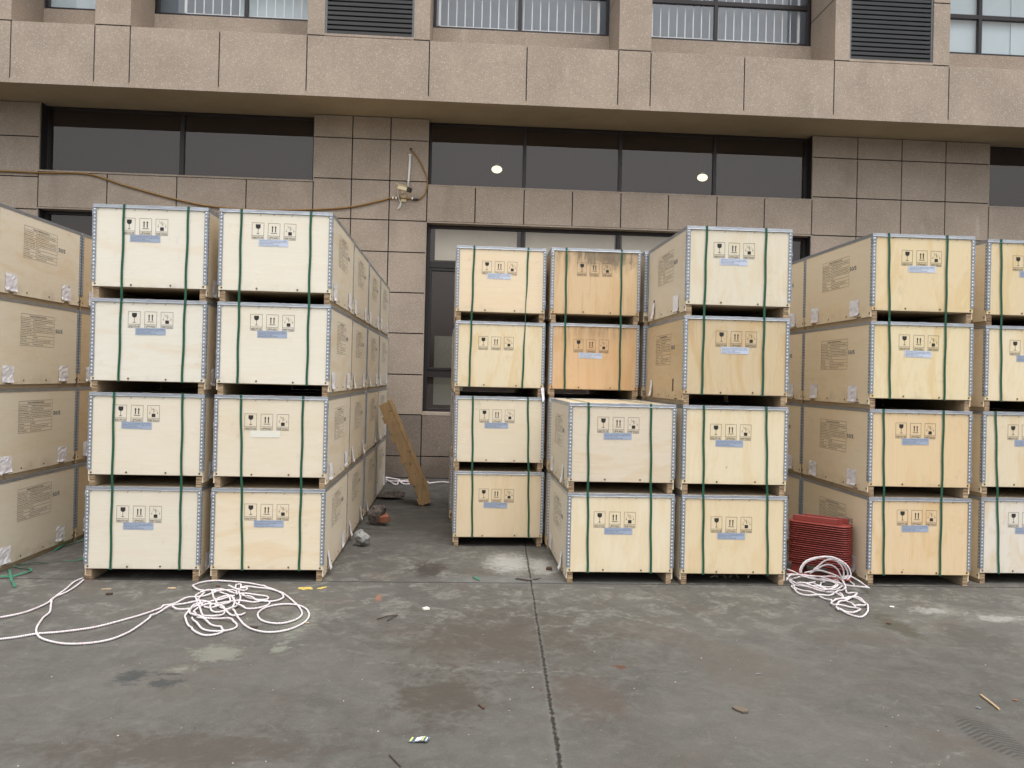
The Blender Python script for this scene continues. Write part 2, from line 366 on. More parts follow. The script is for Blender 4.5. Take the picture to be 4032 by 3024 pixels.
def disc(bm, c, r, n, axis, t, seg=10):
    """short cylinder along axis ('x','y','z'), signed thickness t"""
    ring = []
    for k in (0, 1):
        rr = []
        for i in range(seg):
            a = 2 * math.pi * i / seg; u, v = r * math.cos(a), r * math.sin(a); h = t * k
            p = {'x': (h, u, v), 'y': (u, h, v), 'z': (u, v, h)}[axis]
            rr.append(bm.verts.new(Vector(c) + Vector(p)))
        ring.append(rr)
    bm.faces.new(ring[1]); bm.faces.new(ring[0])
    for i in range(seg): bm.faces.new((ring[0][i], ring[0][(i + 1) % seg], ring[1][(i + 1) % seg], ring[1][i]))
def poly(bm, pts, y0, y1):
    """prism in the xz plane between y0 and y1"""
    a = [bm.verts.new((x, y0, z)) for x, z in pts]; b = [bm.verts.new((x, y1, z)) for x, z in pts]
    bm.faces.new(a); bm.faces.new(b[::-1])
    for i in range(len(pts)): j = (i + 1) % len(pts); bm.faces.new((a[i], a[j], b[j], b[i]))
def finish(bm, name, mats, bevel=0, smooth=False):
    bmesh.ops.recalc_face_normals(bm, faces=bm.faces)
    if bevel: bmesh.ops.bevel(bm, geom=bm.edges[:], offset=bevel, segments=1, affect='EDGES')
    me = bpy.data.meshes.new(name); bm.to_mesh(me); bm.free()
    for m in (mats if isinstance(mats, (list, tuple)) else [mats]): me.materials.append(m)
    if smooth:
        for p in me.polygons: p.use_smooth = True
    return me
def link(me, name, parent=None, loc=None, color=None):
    o = bpy.data.objects.new(name, me); C.objects.link(o)
    if parent: o.parent = parent
    if loc: o.location = loc
    if color: o.color = color
    return o
def mk(name, mat, fn, parent=None, bevel=0, smooth=False, **k):
    bm = bmesh.new(); fn(bm); return link(finish(bm, name, mat, bevel, smooth), name, parent, **k)
def empty(name, loc=(0, 0, 0), rz=0):
    o = bpy.data.objects.new(name, None); C.objects.link(o); o.location = loc; o.rotation_euler = (0, 0, rz); o.empty_display_size = .1; return o
def tag(o, label=None, cat=None, group=None, kind=None):
    if label: o['label'] = label
    if cat: o['category'] = cat
    if group: o['group'] = group
    if kind: o['kind'] = kind
    return o
def catmull(P, step=.02, closed=False):
    P = [Vector(p) for p in P]; out = []
    n = len(P)
    for i in range(n - 1):
        a = P[max(i - 1, 0)]; b = P[i]; c = P[i + 1]; d = P[min(i + 2, n - 1)]
        k = max(2, int((c - b).length / step))
        for j in range(k):
            t = j / k; out.append(.5 * ((2 * b) + (c - a) * t + (2 * a - 5 * b + 4 * c - d) * t * t + (3 * b - a - 3 * c + d) * t ** 3))
    out.append(P[-1]); return out
def tube(bm, path, r, seg=8, uv=None, u0=0.):
    uvl = bm.loops.layers.uv.verify(); rings = []; prev = None; dist = 0.; ds = []
    for i, p in enumerate(path):
        t = (path[min(i + 1, len(path) - 1)] - path[max(i - 1, 0)]).normalized()
        if prev is None:
            a = Vector((0, 0, 1)) if abs(t.z) < .9 else Vector((1, 0, 0)); nrm = t.cross(a).normalized()
        else: nrm = (prev - t * prev.dot(t)).normalized()
        prev = nrm; bn = t.cross(nrm)
        if i: dist += (p - path[i - 1]).length
        ds.append(dist)
        rings.append([bm.verts.new(p + (nrm * math.cos(2 * math.pi * k / seg) + bn * math.sin(2 * math.pi * k / seg)) * r) for k in range(seg)])
    for i in range(len(rings) - 1):
        for k in range(seg):
            k2 = (k + 1) % seg; f = bm.faces.new((rings[i][k], rings[i][k2], rings[i + 1][k2], rings[i + 1][k])); f.smooth = True
            for lp, (a, b) in zip(f.loops, ((ds[i], k), (ds[i], k + 1), (ds[i + 1], k + 1), (ds[i + 1], k))): lp[uvl].uv = (a, b / seg)
    bm.faces.new(rings[0][::-1]); bm.faces.new(rings[-1])
def ribbon(bm, path, wd, th=.0012, nrm=None):
    """flat strap along a path; nrm(i) gives the face normal"""
    rows = []
    for i, p in enumerate(path):
        t = (path[min(i + 1, len(path) - 1)] - path[max(i - 1, 0)]).normalized()
        n = Vector(nrm(i / (len(path) - 1))) if nrm else Vector((0, 0, 1)); s = t.cross(n).normalized(); n = s.cross(t).normalized()
        rows.append([bm.verts.new(p + s * a * wd / 2 + n * b * th / 2) for a, b in ((-1, -1), (1, -1), (1, 1), (-1, 1))])
    for i in range(len(rows) - 1):
        for k in range(4): bm.faces.new((rows[i][k], rows[i][(k + 1) % 4], rows[i + 1][(k + 1) % 4], rows[i + 1][k]))
    bm.faces.new(rows[0][::-1]); bm.faces.new(rows[-1])
_tc = {}
def text_bm(bm, s, x, z, h, width=None, bold=.0, axis='y', y=0., align='L', mi=0):
    """add flat lettering (in the xz plane, facing -y) to bm"""
    key = (s, bold)
    if key not in _tc:
        cu = bpy.data.curves.new('t', 'FONT'); cu.body = s; cu.size = 1; cu.offset = bold; cu.resolution_u = 2; cu.fill_mode = 'FRONT'
        ob = bpy.data.objects.new('t', cu); C.objects.link(ob); dg = bpy.context.evaluated_depsgraph_get(); dg.update()
        me = bpy.data.meshes.new_from_object(ob.evaluated_get(dg)); bpy.data.objects.remove(ob); bpy.data.curves.remove(cu)
        xs = [v.co.x for v in me.vertices] or [0]
        _tc[key] = ([(v.co.x, v.co.y) for v in me.vertices], [tuple(p.vertices) for p in me.polygons], min(xs), max(xs)); bpy.data.meshes.remove(me)
    V, F, a, b = _tc[key]; sz = h / .72; sx = sz if width is None else width / max(b - a, 1e-6)
    ox = x if align == 'L' else x - (b - a) * sx / 2
    vs = [bm.verts.new((ox + (vx - a) * sx, y, z + vy * sz)) for vx, vy in V]
    for f in F:
        try: bm.faces.new([vs[i] for i in f]).material_index = mi
        except ValueError: pass

ROPE_L=[[[-1.457,5.157],[-1.429,5.111],[-1.362,4.991],[-1.292,4.906],[-1.215,4.858],[-1.144,4.849],[-1.071,4.888],[-1.019,4.968],[-0.988,5.073],[-0.994,5.199],[-1.04,5.329],[-1.114,5.413],[-1.196,5.437],[-1.271,5.409],[-1.324,5.34],[-1.338,5.24],[-1.313,5.144],[-1.265,5.068],[-1.197,5.024],[-1.138,5.018],[-1.085,5.056],[-1.048,5.126],[-1.047,5.23],[-1.093,5.362],[-1.154,5.483],[-1.258,5.665],[-1.319,5.74],[-1.419,5.817],[-1.508,5.844],[-1.587,5.832],[-1.611,5.781]],[[-1.279,5.683],[-1.355,5.778],[-1.497,5.906],[-1.627,5.975],[-1.78,6.017],[-1.867,6.027],[-1.942,5.997],[-1.981,5.932],[-1.984,5.86],[-1.935,5.781],[-1.861,5.753],[-1.752,5.747],[-1.663,5.72],[-1.575,5.656],[-1.507,5.639],[-1.428,5.641],[-1.374,5.614],[-1.354,5.559],[-1.384,5.531],[-1.456,5.547],[-1.559,5.637]],[[-1.559,5.637],[-1.456,5.547],[-1.339,5.496],[-1.278,5.525],[-1.256,5.599],[-1.284,5.683]],[[-1.705,5.136],[-1.754,5.167],[-1.797,5.262],[-1.802,5.362],[-1.761,5.45],[-1.687,5.541],[-1.606,5.617]],[[-1.802,5.279],[-1.792,5.166],[-1.744,5.044],[-1.675,4.928],[-1.601,4.831],[-1.532,4.784],[-1.48,4.805],[-1.453,4.861],[-1.497,4.931],[-1.571,4.988],[-1.647,5.076],[-1.702,5.129]],[[-1.733,5.12],[-1.658,4.986],[-1.575,4.887],[-1.498,4.86],[-1.434,4.875],[-1.401,4.918],[-1.402,4.976],[-1.444,5.049],[-1.496,5.079],[-1.576,5.108],[-1.647,5.107],[-1.705,5.136]],[[-1.943,5.393],[-1.933,5.325],[-1.888,5.285],[-1.817,5.32],[-1.769,5.397],[-1.722,5.486],[-1.662,5.542],[-1.595,5.58]],[[-1.793,5.707],[-1.701,5.487],[-1.633,5.366],[-1.568,5.267],[-1.485,5.172],[-1.437,5.189],[-1.424,5.23]],[[-1.602,5.712],[-1.543,5.545],[-1.523,5.386],[-1.533,5.301],[-1.594,5.242],[-1.651,5.265],[-1.69,5.348],[-1.682,5.425]],[[-1.601,5.58],[-1.553,5.437],[-1.538,5.335],[-1.495,5.236],[-1.457,5.157]],[[-1.637,5.616],[-1.559,5.472],[-1.513,5.386],[-1.447,5.328],[-1.374,5.338],[-1.327,5.391],[-1.319,5.47],[-1.369,5.513],[-1.459,5.466],[-1.615,5.471],[-1.694,5.399],[-1.756,5.346],[-1.768,5.263],[-1.725,5.167]],[[-1.718,5.848],[-1.662,5.809],[-1.608,5.771],[-1.56,5.733],[-1.565,5.792],[-1.606,5.801],[-1.652,5.809],[-1.676,5.911],[-1.654,5.932],[-1.622,5.83]],[[-2.741,4.686],[-2.627,4.734],[-2.536,4.798],[-2.411,4.837],[-2.265,4.918],[-2.144,5.072],[-2.057,5.22],[-1.967,5.418],[-1.923,5.508],[-1.874,5.573],[-1.81,5.63],[-1.74,5.708],[-1.681,5.779],[-1.629,5.731],[-1.596,5.636]],[[-2.881,6.071],[-2.89,5.96],[-2.852,5.751],[-2.824,5.537],[-2.773,5.41],[-2.685,5.223],[-2.665,5.109],[-2.617,4.956],[-2.564,4.84],[-2.482,4.73],[-2.385,4.665],[-2.278,4.627],[-2.168,4.636],[-2.071,4.696],[-2.017,4.82],[-2.003,4.967],[-1.994,5.188],[-1.945,5.359],[-1.895,5.429],[-1.814,5.457],[-1.728,5.442],[-1.633,5.366],[-1.573,5.284],[-1.558,5.187],[-1.595,5.123],[-1.66,5.145],[-1.734,5.28],[-1.8,5.431],[-1.875,5.591],[-1.87,5.685],[-1.799,5.726],[-1.707,5.69],[-1.626,5.561],[-1.594,5.472],[-1.613,5.384],[-1.662,5.332],[-1.717,5.347],[-1.785,5.432],[-1.837,5.555],[-1.833,5.667]],[[-2.97,5.072],[-2.893,5.137],[-2.831,5.236],[-2.804,5.41],[-2.828,5.556],[-2.812,5.692],[-2.826,5.876],[-2.854,6.027]]]
ROPE_R=[[[2.729,5.398],[2.747,5.335],[2.768,5.275],[2.792,5.235],[2.824,5.236],[2.901,5.318],[2.974,5.435],[3.022,5.557],[3.037,5.648],[3.013,5.694],[2.958,5.669],[2.886,5.61],[2.795,5.529],[2.741,5.44],[2.722,5.376]],[[2.751,5.409],[2.769,5.346],[2.802,5.316],[2.852,5.338],[2.888,5.38],[2.89,5.433],[2.846,5.465],[2.806,5.485],[2.743,5.473],[2.744,5.528],[2.778,5.584],[2.823,5.62],[2.904,5.645],[2.991,5.705],[3.055,5.755],[3.087,5.816],[3.06,5.84],[3.018,5.826],[3.073,5.992],[3.091,6.085],[3.094,6.166],[3.012,6.191]],[[2.963,5.837],[2.91,5.657],[2.897,5.532],[2.883,5.433]],[[2.893,5.466],[2.934,5.467],[2.979,5.489],[3.016,5.546],[3.003,5.636],[2.963,5.693],[2.875,5.656],[2.831,5.643]],[[2.78,5.596],[2.764,5.676],[2.746,5.746],[2.716,5.818],[2.684,5.904],[2.662,5.966],[2.677,6.019]],[[2.668,6.032],[2.643,5.966],[2.618,5.827],[2.651,5.767],[2.705,5.733],[2.775,5.735],[2.864,5.773],[2.958,5.849],[3.037,5.927]],[[2.924,5.704],[2.906,5.787],[2.864,5.847],[2.81,5.92],[2.742,5.969],[2.704,6.046],[2.695,6.153],[2.7,6.208],[2.751,6.238]],[[2.695,6.153],[2.734,6.073],[2.803,6.023],[2.877,5.947],[2.931,5.911],[3.024,5.952],[3.094,6.019]],[[2.713,6.167],[2.762,6.238],[2.84,6.269],[2.924,6.286],[2.981,6.246],[3.031,6.192],[3.066,6.111],[3.076,6.018]],[[2.728,6.1],[2.828,6.076],[2.89,6.012],[2.995,6.003],[3.058,6.057]],[[2.89,6.012],[2.943,6.093],[2.995,6.156]],[[3.199,6.225],[3.216,6.184],[3.211,6.102],[3.19,6.048]]]
ROPE_RH=[[[2.643,6.076,0.05],[2.715,6.175,0.05],[2.818,6.221,0.05],[2.921,6.239,0.05],[3.01,6.228,0.05],[3.066,6.188,0.05],[3.093,6.091,0.05],[3.061,5.956,0.05],[3.039,5.891,0.05],[3.001,5.851,0.05]],[[2.697,6.203,0.05],[2.761,6.219,0.05],[2.837,6.222,0.05],[2.9,6.154,0.05],[2.936,6.072,0.05],[2.971,5.993,0.05],[2.98,5.902,0.05],[2.9,5.848,0.05],[2.827,5.846,0.05],[2.773,5.882,0.05],[2.731,5.945,0.05],[2.688,5.97,0.05],[2.78,6.013,0.05],[2.869,6.056,0.05]],[[2.777,6.38,0.05],[2.824,6.338,0.05],[2.844,6.28,0.05],[2.888,6.21,0.05],[2.938,6.155,0.05],[2.98,6.087,0.05],[3.035,6.048,0.05],[3.075,5.983,0.05],[3.108,5.906,0.05],[3.147,5.843,0.05],[3.19,5.838,0.05],[3.219,5.871,0.05],[3.239,5.962,0.05],[3.237,6.083,0.05],[3.213,6.165,0.05],[3.159,6.163,0.05]]]
ROPE_RV=[[[2.718,6.0,0.12],[2.717,6.0,0.149],[2.745,6.0,0.199],[2.795,6.0,0.231],[2.878,6.0,0.25],[2.97,6.0,0.251],[3.043,6.0,0.226],[3.099,6.0,0.188],[3.129,6.0,0.142],[3.134,6.0,0.099],[3.102,6.0,0.071]],[[2.741,6.02,0.115],[2.737,6.02,0.144],[2.769,6.02,0.194],[2.815,6.02,0.219],[2.888,6.02,0.238],[2.961,6.02,0.242],[3.017,6.02,0.225],[3.072,6.02,0.197],[3.106,6.02,0.155],[3.122,6.02,0.115],[3.112,6.02,0.083],[3.086,6.02,0.072]],[[2.838,6.04,0.129],[2.881,6.04,0.165],[2.935,6.04,0.209],[2.982,6.04,0.223],[3.027,6.04,0.213],[3.072,6.04,0.178],[3.095,6.04,0.132],[3.096,6.04,0.089],[3.078,6.04,0.067]],[[2.826,6.06,0.102],[2.891,6.06,0.142],[2.927,6.06,0.164],[2.979,6.06,0.176],[3.031,6.06,0.158],[3.064,6.06,0.126],[3.088,6.06,0.076],[3.115,6.06,0.033]],[[2.791,6.08,0.101],[2.864,6.08,0.119],[2.919,6.08,0.123],[2.975,6.08,0.109],[3.049,6.08,0.085],[3.106,6.08,0.049],[3.125,6.08,0.014]]]
ROPE_W=[[[-1.183,12.02],[-1.098,11.906],[-0.995,11.857],[-0.852,11.694],[-0.772,11.585]],[[-1.15,11.777],[-1.064,11.551],[-0.986,11.388],[-0.944,11.45],[-0.961,11.74]],[[-0.958,11.801],[-0.906,11.569],[-0.833,11.44],[-0.762,11.448]],[[-1.181,12.084],[-1.077,12.034],[-0.942,11.803],[-0.784,11.762]],[[-1.141,11.659],[-1.081,11.726],[-0.943,11.624],[-0.768,11.528]],[[-0.5,11.583],[-0.365,11.622],[-0.267,11.587],[-0.137,11.521]],[[-0.784,11.762],[-0.692,11.713],[-0.5,11.583]]]
GSTRAP=[[[-3.593,7.727],[-3.593,7.576],[-3.611,7.41],[-3.596,7.215],[-3.567,6.986]],[[-3.524,7.58],[-3.506,7.396],[-3.544,7.315],[-3.568,7.16],[-3.566,6.977]],[[-3.114,6.708],[-3.165,6.657],[-3.219,6.614],[-3.32,6.594],[-3.404,6.543],[-3.474,6.509],[-3.55,6.475],[-3.583,6.406],[-3.489,6.365],[-3.417,6.332],[-3.383,6.282],[-3.379,6.198],[-3.425,6.127],[-3.495,6.071]],[[-3.588,6.347],[-3.5,6.207],[-3.375,6.009],[-3.308,5.908],[-3.243,5.823]]]
STAIN={"brownwet":[[-0.073,3.922,0.283,0.344]],"red":[[0.682,3.923,0.224,0.284]],"white_c":[[0.446,6.745,0.247,0.418],[0.703,6.62,0.133,0.358]],"pale":[[-1.389,4.519,0.157,0.142],[-1.486,4.269,0.061,0.09],[-1.044,4.585,0.044,0.059],[-1.03,5.076,0.098,0.363]],"white_r":[[3.486,5.421,0.175,0.099],[3.864,5.252,0.229,0.093]],"brown2":[[-0.254,6.494,0.127,0.256]],"pot":[[-1.722,4.145,0.091,0.095],[-1.521,4.079,0.103,0.066],[-1.513,4.198,0.066,0.021]],"olive":[[2.974,5.096,0.109,0.3]],"tire":[[2.501,3.467,0.111,0.229]],"frost":[[1.214,6.158,0.376,0.093],[0.37,6.153,0.613,0.154]],"orange":[[-0.581,5.652,0.029,0.103]],"rust":[[0.919,4.323,0.038,0.031]],"dark":[[0.316,4.85,0.805,0.682],[-1.186,3.371,0.747,0.203]],"right_brown":[[3.362,4.797,0.207,0.292]]}
PT={"chipA":[-2.577,5.792],"chipB":[-2.122,5.826],"chipC":[-2.553,5.944],"greenscrap":[0.128,6.191],"twigA":[0.507,6.15],"twigB":[0.606,6.168],"puck":[0.76,6.5],"blob":[-0.226,5.361],"twigV":[-0.457,5.182],"wrapper":[-0.16,3.433],"stickA":[0.123,3.784],"stickB":[-0.254,3.26],"board":[1.41,3.748],"splinter":[2.754,3.831],"chipD":[3.19,5.5],"leafO":[2.917,3.862],"leafD":[2.944,5.106],"metal":[1.679,4.208],"paint1":[-1.149,5.863],"paint2":[-1.033,5.88],"leafR":[-1.809,5.905],"leafB":[-1.292,4.96],"rock":[-0.914,7.331],"brick":[-0.888,8.393],"slab":[-0.924,10.219],"basecorner":[0.59,6.099],"strawA":[2.203,6.176],"metal2":[2.65,3.767],"chipE":[-2.498,5.657],"chipF":[-2.292,5.65],"chipG":[-0.976,5.051]}

# ------------------------------------------------------------------ setting: ground and building
SCR = [(-.55, 4.36, .85, 4.16, .022), (.85, 4.16, 1.35, 4.30, .014), (.75, 5.95, 1.35, 5.00, .030), (1.35, 6.0, 1.75, 5.1, .030), (.25, 6.0, .62, 5.75, .02), (1.0, 5.3, 1.6, 4.9, .02), (2.35, 3.35, 1.5, 3.0, .02)]
g = mk('concrete_yard', ground_mat(STAIN), lambda bm: bm.faces.new([bm.verts.new(p) for p in ((-120, -120, 0), (120, -120, 0), (120, 120, 0), (-120, 120, 0))]))
tag(g, kind='structure')

YW, YF, YB = 12.2, 11.4, 12.40          # wall face, fascia face, glass plane
bld = tag(empty('factory_building', (0, YW, 0)), 'brown stone-coated factory building with dark strip windows and overhanging upper floor', 'building')
def part(name, mat, fn, parent=None, **k):
    o = mk(name, mat, fn, None, **k); o.parent = parent or bld
    o.matrix_parent_inverse = Matrix.Identity(4)
    o.location = (0, -YW, 0) if (parent or bld) is bld else (0, 0, 0)
    return o
J = .0085
def tile(bm, x0, x1, z0, z1, y=YW, t=.035): box(bm, x0 + J, x1 - J, y, y + t, z0 + J, z1 - J)

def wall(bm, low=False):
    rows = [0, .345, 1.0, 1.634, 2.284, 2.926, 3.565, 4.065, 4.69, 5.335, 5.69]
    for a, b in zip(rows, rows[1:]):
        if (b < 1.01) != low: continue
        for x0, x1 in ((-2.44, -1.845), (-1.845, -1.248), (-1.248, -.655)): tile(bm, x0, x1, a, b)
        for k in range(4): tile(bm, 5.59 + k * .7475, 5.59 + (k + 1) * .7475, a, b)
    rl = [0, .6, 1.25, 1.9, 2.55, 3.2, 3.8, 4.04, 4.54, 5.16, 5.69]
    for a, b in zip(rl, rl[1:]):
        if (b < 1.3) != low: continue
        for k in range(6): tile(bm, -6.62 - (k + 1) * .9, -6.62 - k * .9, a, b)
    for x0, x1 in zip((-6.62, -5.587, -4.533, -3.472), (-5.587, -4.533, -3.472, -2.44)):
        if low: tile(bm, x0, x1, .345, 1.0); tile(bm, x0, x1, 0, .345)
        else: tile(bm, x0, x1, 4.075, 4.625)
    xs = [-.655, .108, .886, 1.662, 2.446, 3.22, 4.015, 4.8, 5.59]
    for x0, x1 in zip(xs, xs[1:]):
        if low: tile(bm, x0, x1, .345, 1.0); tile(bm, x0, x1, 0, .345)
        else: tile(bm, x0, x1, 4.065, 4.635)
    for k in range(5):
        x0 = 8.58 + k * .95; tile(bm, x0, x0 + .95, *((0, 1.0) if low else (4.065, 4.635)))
part('ground_floor_wall', FAC, wall, bevel=.002)
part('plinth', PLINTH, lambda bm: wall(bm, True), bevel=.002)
def backing(bm):
    y0, y1 = YW + .028, YW + .25
    for x0, x1 in ((-12.1, -6.60), (-2.45, -.645), (5.58, 8.59)): box(bm, x0, x1, y0, y1, 0, 5.75)
    for x0, x1, lo, hi in ((-6.60, -2.45, 4.065, 4.635), (-.645, 5.58, 4.055, 4.645), (8.59, 13.4, 4.055, 4.645)):
        box(bm, x0, x1, y0 + .001, y1 - .001, lo + .005, hi - .005); box(bm, x0, x1, y0 + .001, y1 - .001, 0, 1.0 - .005)
part('wall_backing', JOINT, backing)
def reveals(bm):          # rendered window reveals and sills
    y0, y1, t = YW + .001, YW + .2, .014
    for x0, x1, lo, hi in ((-6.62, -2.44, 4.63, 5.69), (-.655, 5.59, 4.63, 5.69), (8.58, 13.4, 4.63, 5.69), (-6.62, -2.44, 1.0, 4.07), (-.655, 5.59, 1.0, 4.06), (8.58, 13.4, 1.0, 4.06)):
        box(bm, x0 - J, x0 + .006, y0, y1, lo, hi); box(bm, x1 - .006, x1 + J, y0, y1, lo, hi)
        box(bm, x0 + .006, x1 - .006, y0 - .004, y1, lo - .004, lo + (.022 if lo > 3 else .05))
        if hi < 5: box(bm, x0 + .006, x1 - .006, y0, y1, hi - t, hi + J)
part('window_reveals', FAC, reveals, bevel=.0015)

# overhanging band, soffit and piers of the upper floor
FJ = [-12.0, -9.6, -7.8, -6.62, -5.45, -4.95, -3.68, -2.42, -.63, .82, 2.2, 2.692, 4.13, 5.527, 7.34, 8.8, 10.3, 10.8, 13.4]
def fascia(bm):
    for x0, x1 in zip(FJ, FJ[1:]): box(bm, x0 + J, x1 - J, YF, YF + .03, 5.69, 6.585 - J)
part('fascia_band', FAC, fascia, bevel=.002)
part('fascia_backing', JOINT, lambda bm: box(bm, -12, 13.4, YF + .018, YW + .24, 5.70, 6.56))
part('soffit', SOFF, lambda bm: box(bm, -12.1, 13.4, YF + .004, YW + .26, 5.694, 5.76))
PIERS = [(-12.0, -6.62), (-5.45, -4.95), (-2.42, -.63), (2.2, 2.692), (5.527, 7.34), (10.3, 10.8)]
LOUV = [(-2.17, -.865), (5.762, 7.08)]
def piers(bm, x0, x1):
    zs = [6.585, 7.545, 8.5, 9.6]
    if 1:
        lv = [l for l in LOUV if x0 < l[0] < x1]
        for a, b in zip(zs, zs[1:]):
            if lv:
                for u, v in ((x0, lv[0][0]), (lv[0][1], x1)): box(bm, u + (.001 if u == x0 else .0), v, YF, YF + .85, a + J, b - J)
            else: box(bm, x0, x1, YF, YF + .85, a + J, b - J)
        if lv:
            for a, b in ((6.585, 6.622), (9.3, 9.6)): box(bm, lv[0][0] + .001, lv[0][1] - .001, YF + .001, YF + .849, a, b)
for p_ in PIERS: part('pier', FAC, lambda bm: piers(bm, *p_), bevel=.002)
def pier_joint(bm):
    for x0, x1 in PIERS:
        lv = [l for l in LOUV if x0 < l[0] < x1]
        for z in (6.585, 7.545, 8.5):
            for u, v in (((x0, lv[0][0]), (lv[0][1], x1)) if lv else ((x0, x1),)): box(bm, u + .002, v - .002, YF + .012, YF + .84, z - J - .001, z + J + .001)
part('pier_joints', JOINT, pier_joint)
OPEN = [(-6.62, -5.45), (-4.95, -2.42), (-.63, 2.2), (2.692, 5.527), (7.34, 10.3), (10.8, 13.4)]
def back(bm, x0, x1):
    if 1:
        box(bm, x0 + .001, x1 - .001, YW + .03, YW + .25, 6.4, 7.155); box(bm, x0 + .001, x1 - .001, YF + .03, YW + .031, 6.40, 6.575)
for p_ in OPEN: part('window_apron_wall', FAC, lambda bm: back(bm, *p_))
part('upper_band', FAC, lambda bm: (box(bm, -12, 13.4, YF - .001, YF + 1.2, 9.6, 10.6), box(bm, -12, 13.4, YF - .1, 20, 10.6, 10.75)))

def window(name, x0, x1, z0, z1, mull, rails=(), yb=YB, fw=.05, gm=GLASS, mw=.055, extra=None):
    """frame mesh with one pane child per opening"""
    def fr(bm):
        y0, y1 = yb - .035, yb + .04
        box(bm, x0, x0 + fw, y0, y1, z0, z1); box(bm, x1 - fw, x1, y0, y1, z0, z1)
        box(bm, x0 + fw, x1 - fw, y0 + .001, y1 - .001, z0, z0 + fw); box(bm, x0 + fw, x1 - fw, y0 + .001, y1 - .001, z1 - fw, z1)
        for x in mull: box(bm, x - mw / 2, x + mw / 2, y0 + .003, y1 - .003, z0 + fw, z1 - fw)
        for z, h in rails: box(bm, x0 + fw, x1 - fw, y0 + .005, y1 - .005, z - h / 2, z + h / 2)
        if extra: extra(bm, y0, y1)
    wd = part(name, FRAME, fr, bevel=.003)
    xs = [x0 + fw] + [x for x in mull] + [x1 - fw]; zs = [z0 + fw] + [z for z, h in rails] + [z1 - fw]
    for a, b in zip(xs, xs[1:]):
        for c, d in zip(zs, zs[1:]):
            part('pane', gm, lambda bm: bm.faces.new([bm.verts.new(q) for q in ((a, yb, c), (b, yb, c), (b, yb, d), (a, yb, d))]), wd)
    return wd
window('strip_window', -6.61, -2.45, 4.652, 5.69, (-4.53,), fw=.04, mw=.07)
window('strip_window', -.645, 5.58, 4.652, 5.69, (.89, 2.455, 4.02), fw=.04)
window('strip_window', 8.59, 13.3, 4.652, 5.69, (10.15, 11.7), fw=.04)
def casement(bm, y0, y1):
    box(bm, -.60, -.56, y0 - .012, y1 - .01, 1.72, 3.35); box(bm, .28, .32, y0 - .012, y1 - .01, 1.72, 3.35)
    box(bm, -.56, .28, y0 - .011, y1 - .01, 3.31, 3.35); box(bm, -.56, .28, y0 - .011, y1 - .01, 1.72, 1.76)
lw = window('door_height_window', -.645, 5.58, 1.05, 4.045, (.89, 2.455, 4.02), ((3.41, .10), (1.66, .12)), extra=casement)
lw2 = window('door_height_window', -6.61, -2.45, 1.05, 4.055, (-5.3, -3.9), ((3.41, .10), (1.66, .12)))
for a, b in ((-.52, .80), (.94, 2.40), (2.52, 3.95), (4.1, 4.9)):
    part('paper_blind', BLIND, lambda bm: box(bm, a, b, YB + .015, YB + .02, 3.49, 3.99), lw)
part('board', BOARD, lambda bm: box(bm, -.50, -.02, YB + .25, YB + .27, 1.15, 2.28), lw)
for i, (x0, x1) in enumerate(OPEN):
    ms = {1: (-3.56,), 2: (.757,), 3: (3.956,), 4: (8.42,), 5: (12.,)}.get(i, ())
    uw = window('upper_window', x0 + .004, x1 - .004, 7.155, 9.5, ms, ((7.80, .07),), yb=YW + .10, gm=GLASSU, fw=.045, mw=.06)
    part('curtain', INTP if i in (0, 4) else INTG, lambda bm: box(bm, x0 - .1, x1 + .1, (YW + .16 if i in (0, 4) else YW + .48), (YW + .17 if i in (0, 4) else YW + .49), 6.9, 9.55), uw)
    if i in (1, 4):
        part('curtain', INTP, lambda bm: box(bm, x1 - 1.3, x1 - .05, YW + (.26 if i == 1 else .14), YW + (.27 if i == 1 else .15), 6.9, 9.55), uw)
    if i in (1, 2, 3):
        def rail(bm):
            y = YW + .17; a = x0 + (.43 if i == 1 else .10); b = x1 - .16
            box(bm, a, b, y - .015, y + .015, 7.22, 7.25); box(bm, a, b, y - .015, y + .015, 8.14, 8.17)
            n = int((b - a) / .135)
            for k in range(n + 1):
                x = a + (b - a) * k / n; r = .018 if k in (0, n) else .0075; box(bm, x - r, x + r, y - r, y + r, 7.25, 8.14)
        part('safety_rail', WHITE, rail, uw)
for a, b in LOUV:
    def lv(bm):
        box(bm, a + .001, a + .03, YF + .02, YF + .3, 6.625, 9.3); box(bm, b - .03, b - .001, YF + .02, YF + .3, 6.625, 9.3)
        z = 6.645
        while z < 9.25:
            obox(bm, ((a + b) / 2, YF + .030, z + .012), ((b - a) / 2 - .03, 0, 0), (0, .003, .001), (0, -.008, .019)); obox(bm, ((a + b) / 2, YF + .045, z + .032), ((b - a) / 2 - .03, 0, 0), (0, .024, .002), (0, 0, .001)); z += .0705
    l = part('louver_vent', SLAT, lv)
    part('duct_opening', BLACK, lambda bm: box(bm, a + .031, b - .031, YF + .16, YF + .2, 6.63, 9.29), l)
def shell(bm):           # closed dark rooms behind the glass
    for (x0, x1, z0, z1) in ((-12.05, 13.4, .01, 6.28), (-12.05, 13.4, 6.3, 9.58)):
        y0, y1 = YW + .22, 19.4
        P = lambda x, y, z: bm.verts.new((x, y, z))
        for q in (((x0, y1, z0), (x1, y1, z0), (x1, y1, z1), (x0, y1, z1)), ((x0, y0, z0), (x0, y1, z0), (x0, y1, z1), (x0, y0, z1)), ((x1, y0, z0), (x1, y1, z0), (x1, y1, z1), (x1, y0, z1)),
                  ((x0, y0, z0), (x1, y0, z0), (x1, y1, z0), (x0, y1, z0)), ((x0, y0, z1), (x1, y0, z1), (x1, y1, z1), (x0, y1, z1))):
            bm.faces.new([P(*c) for c in q])
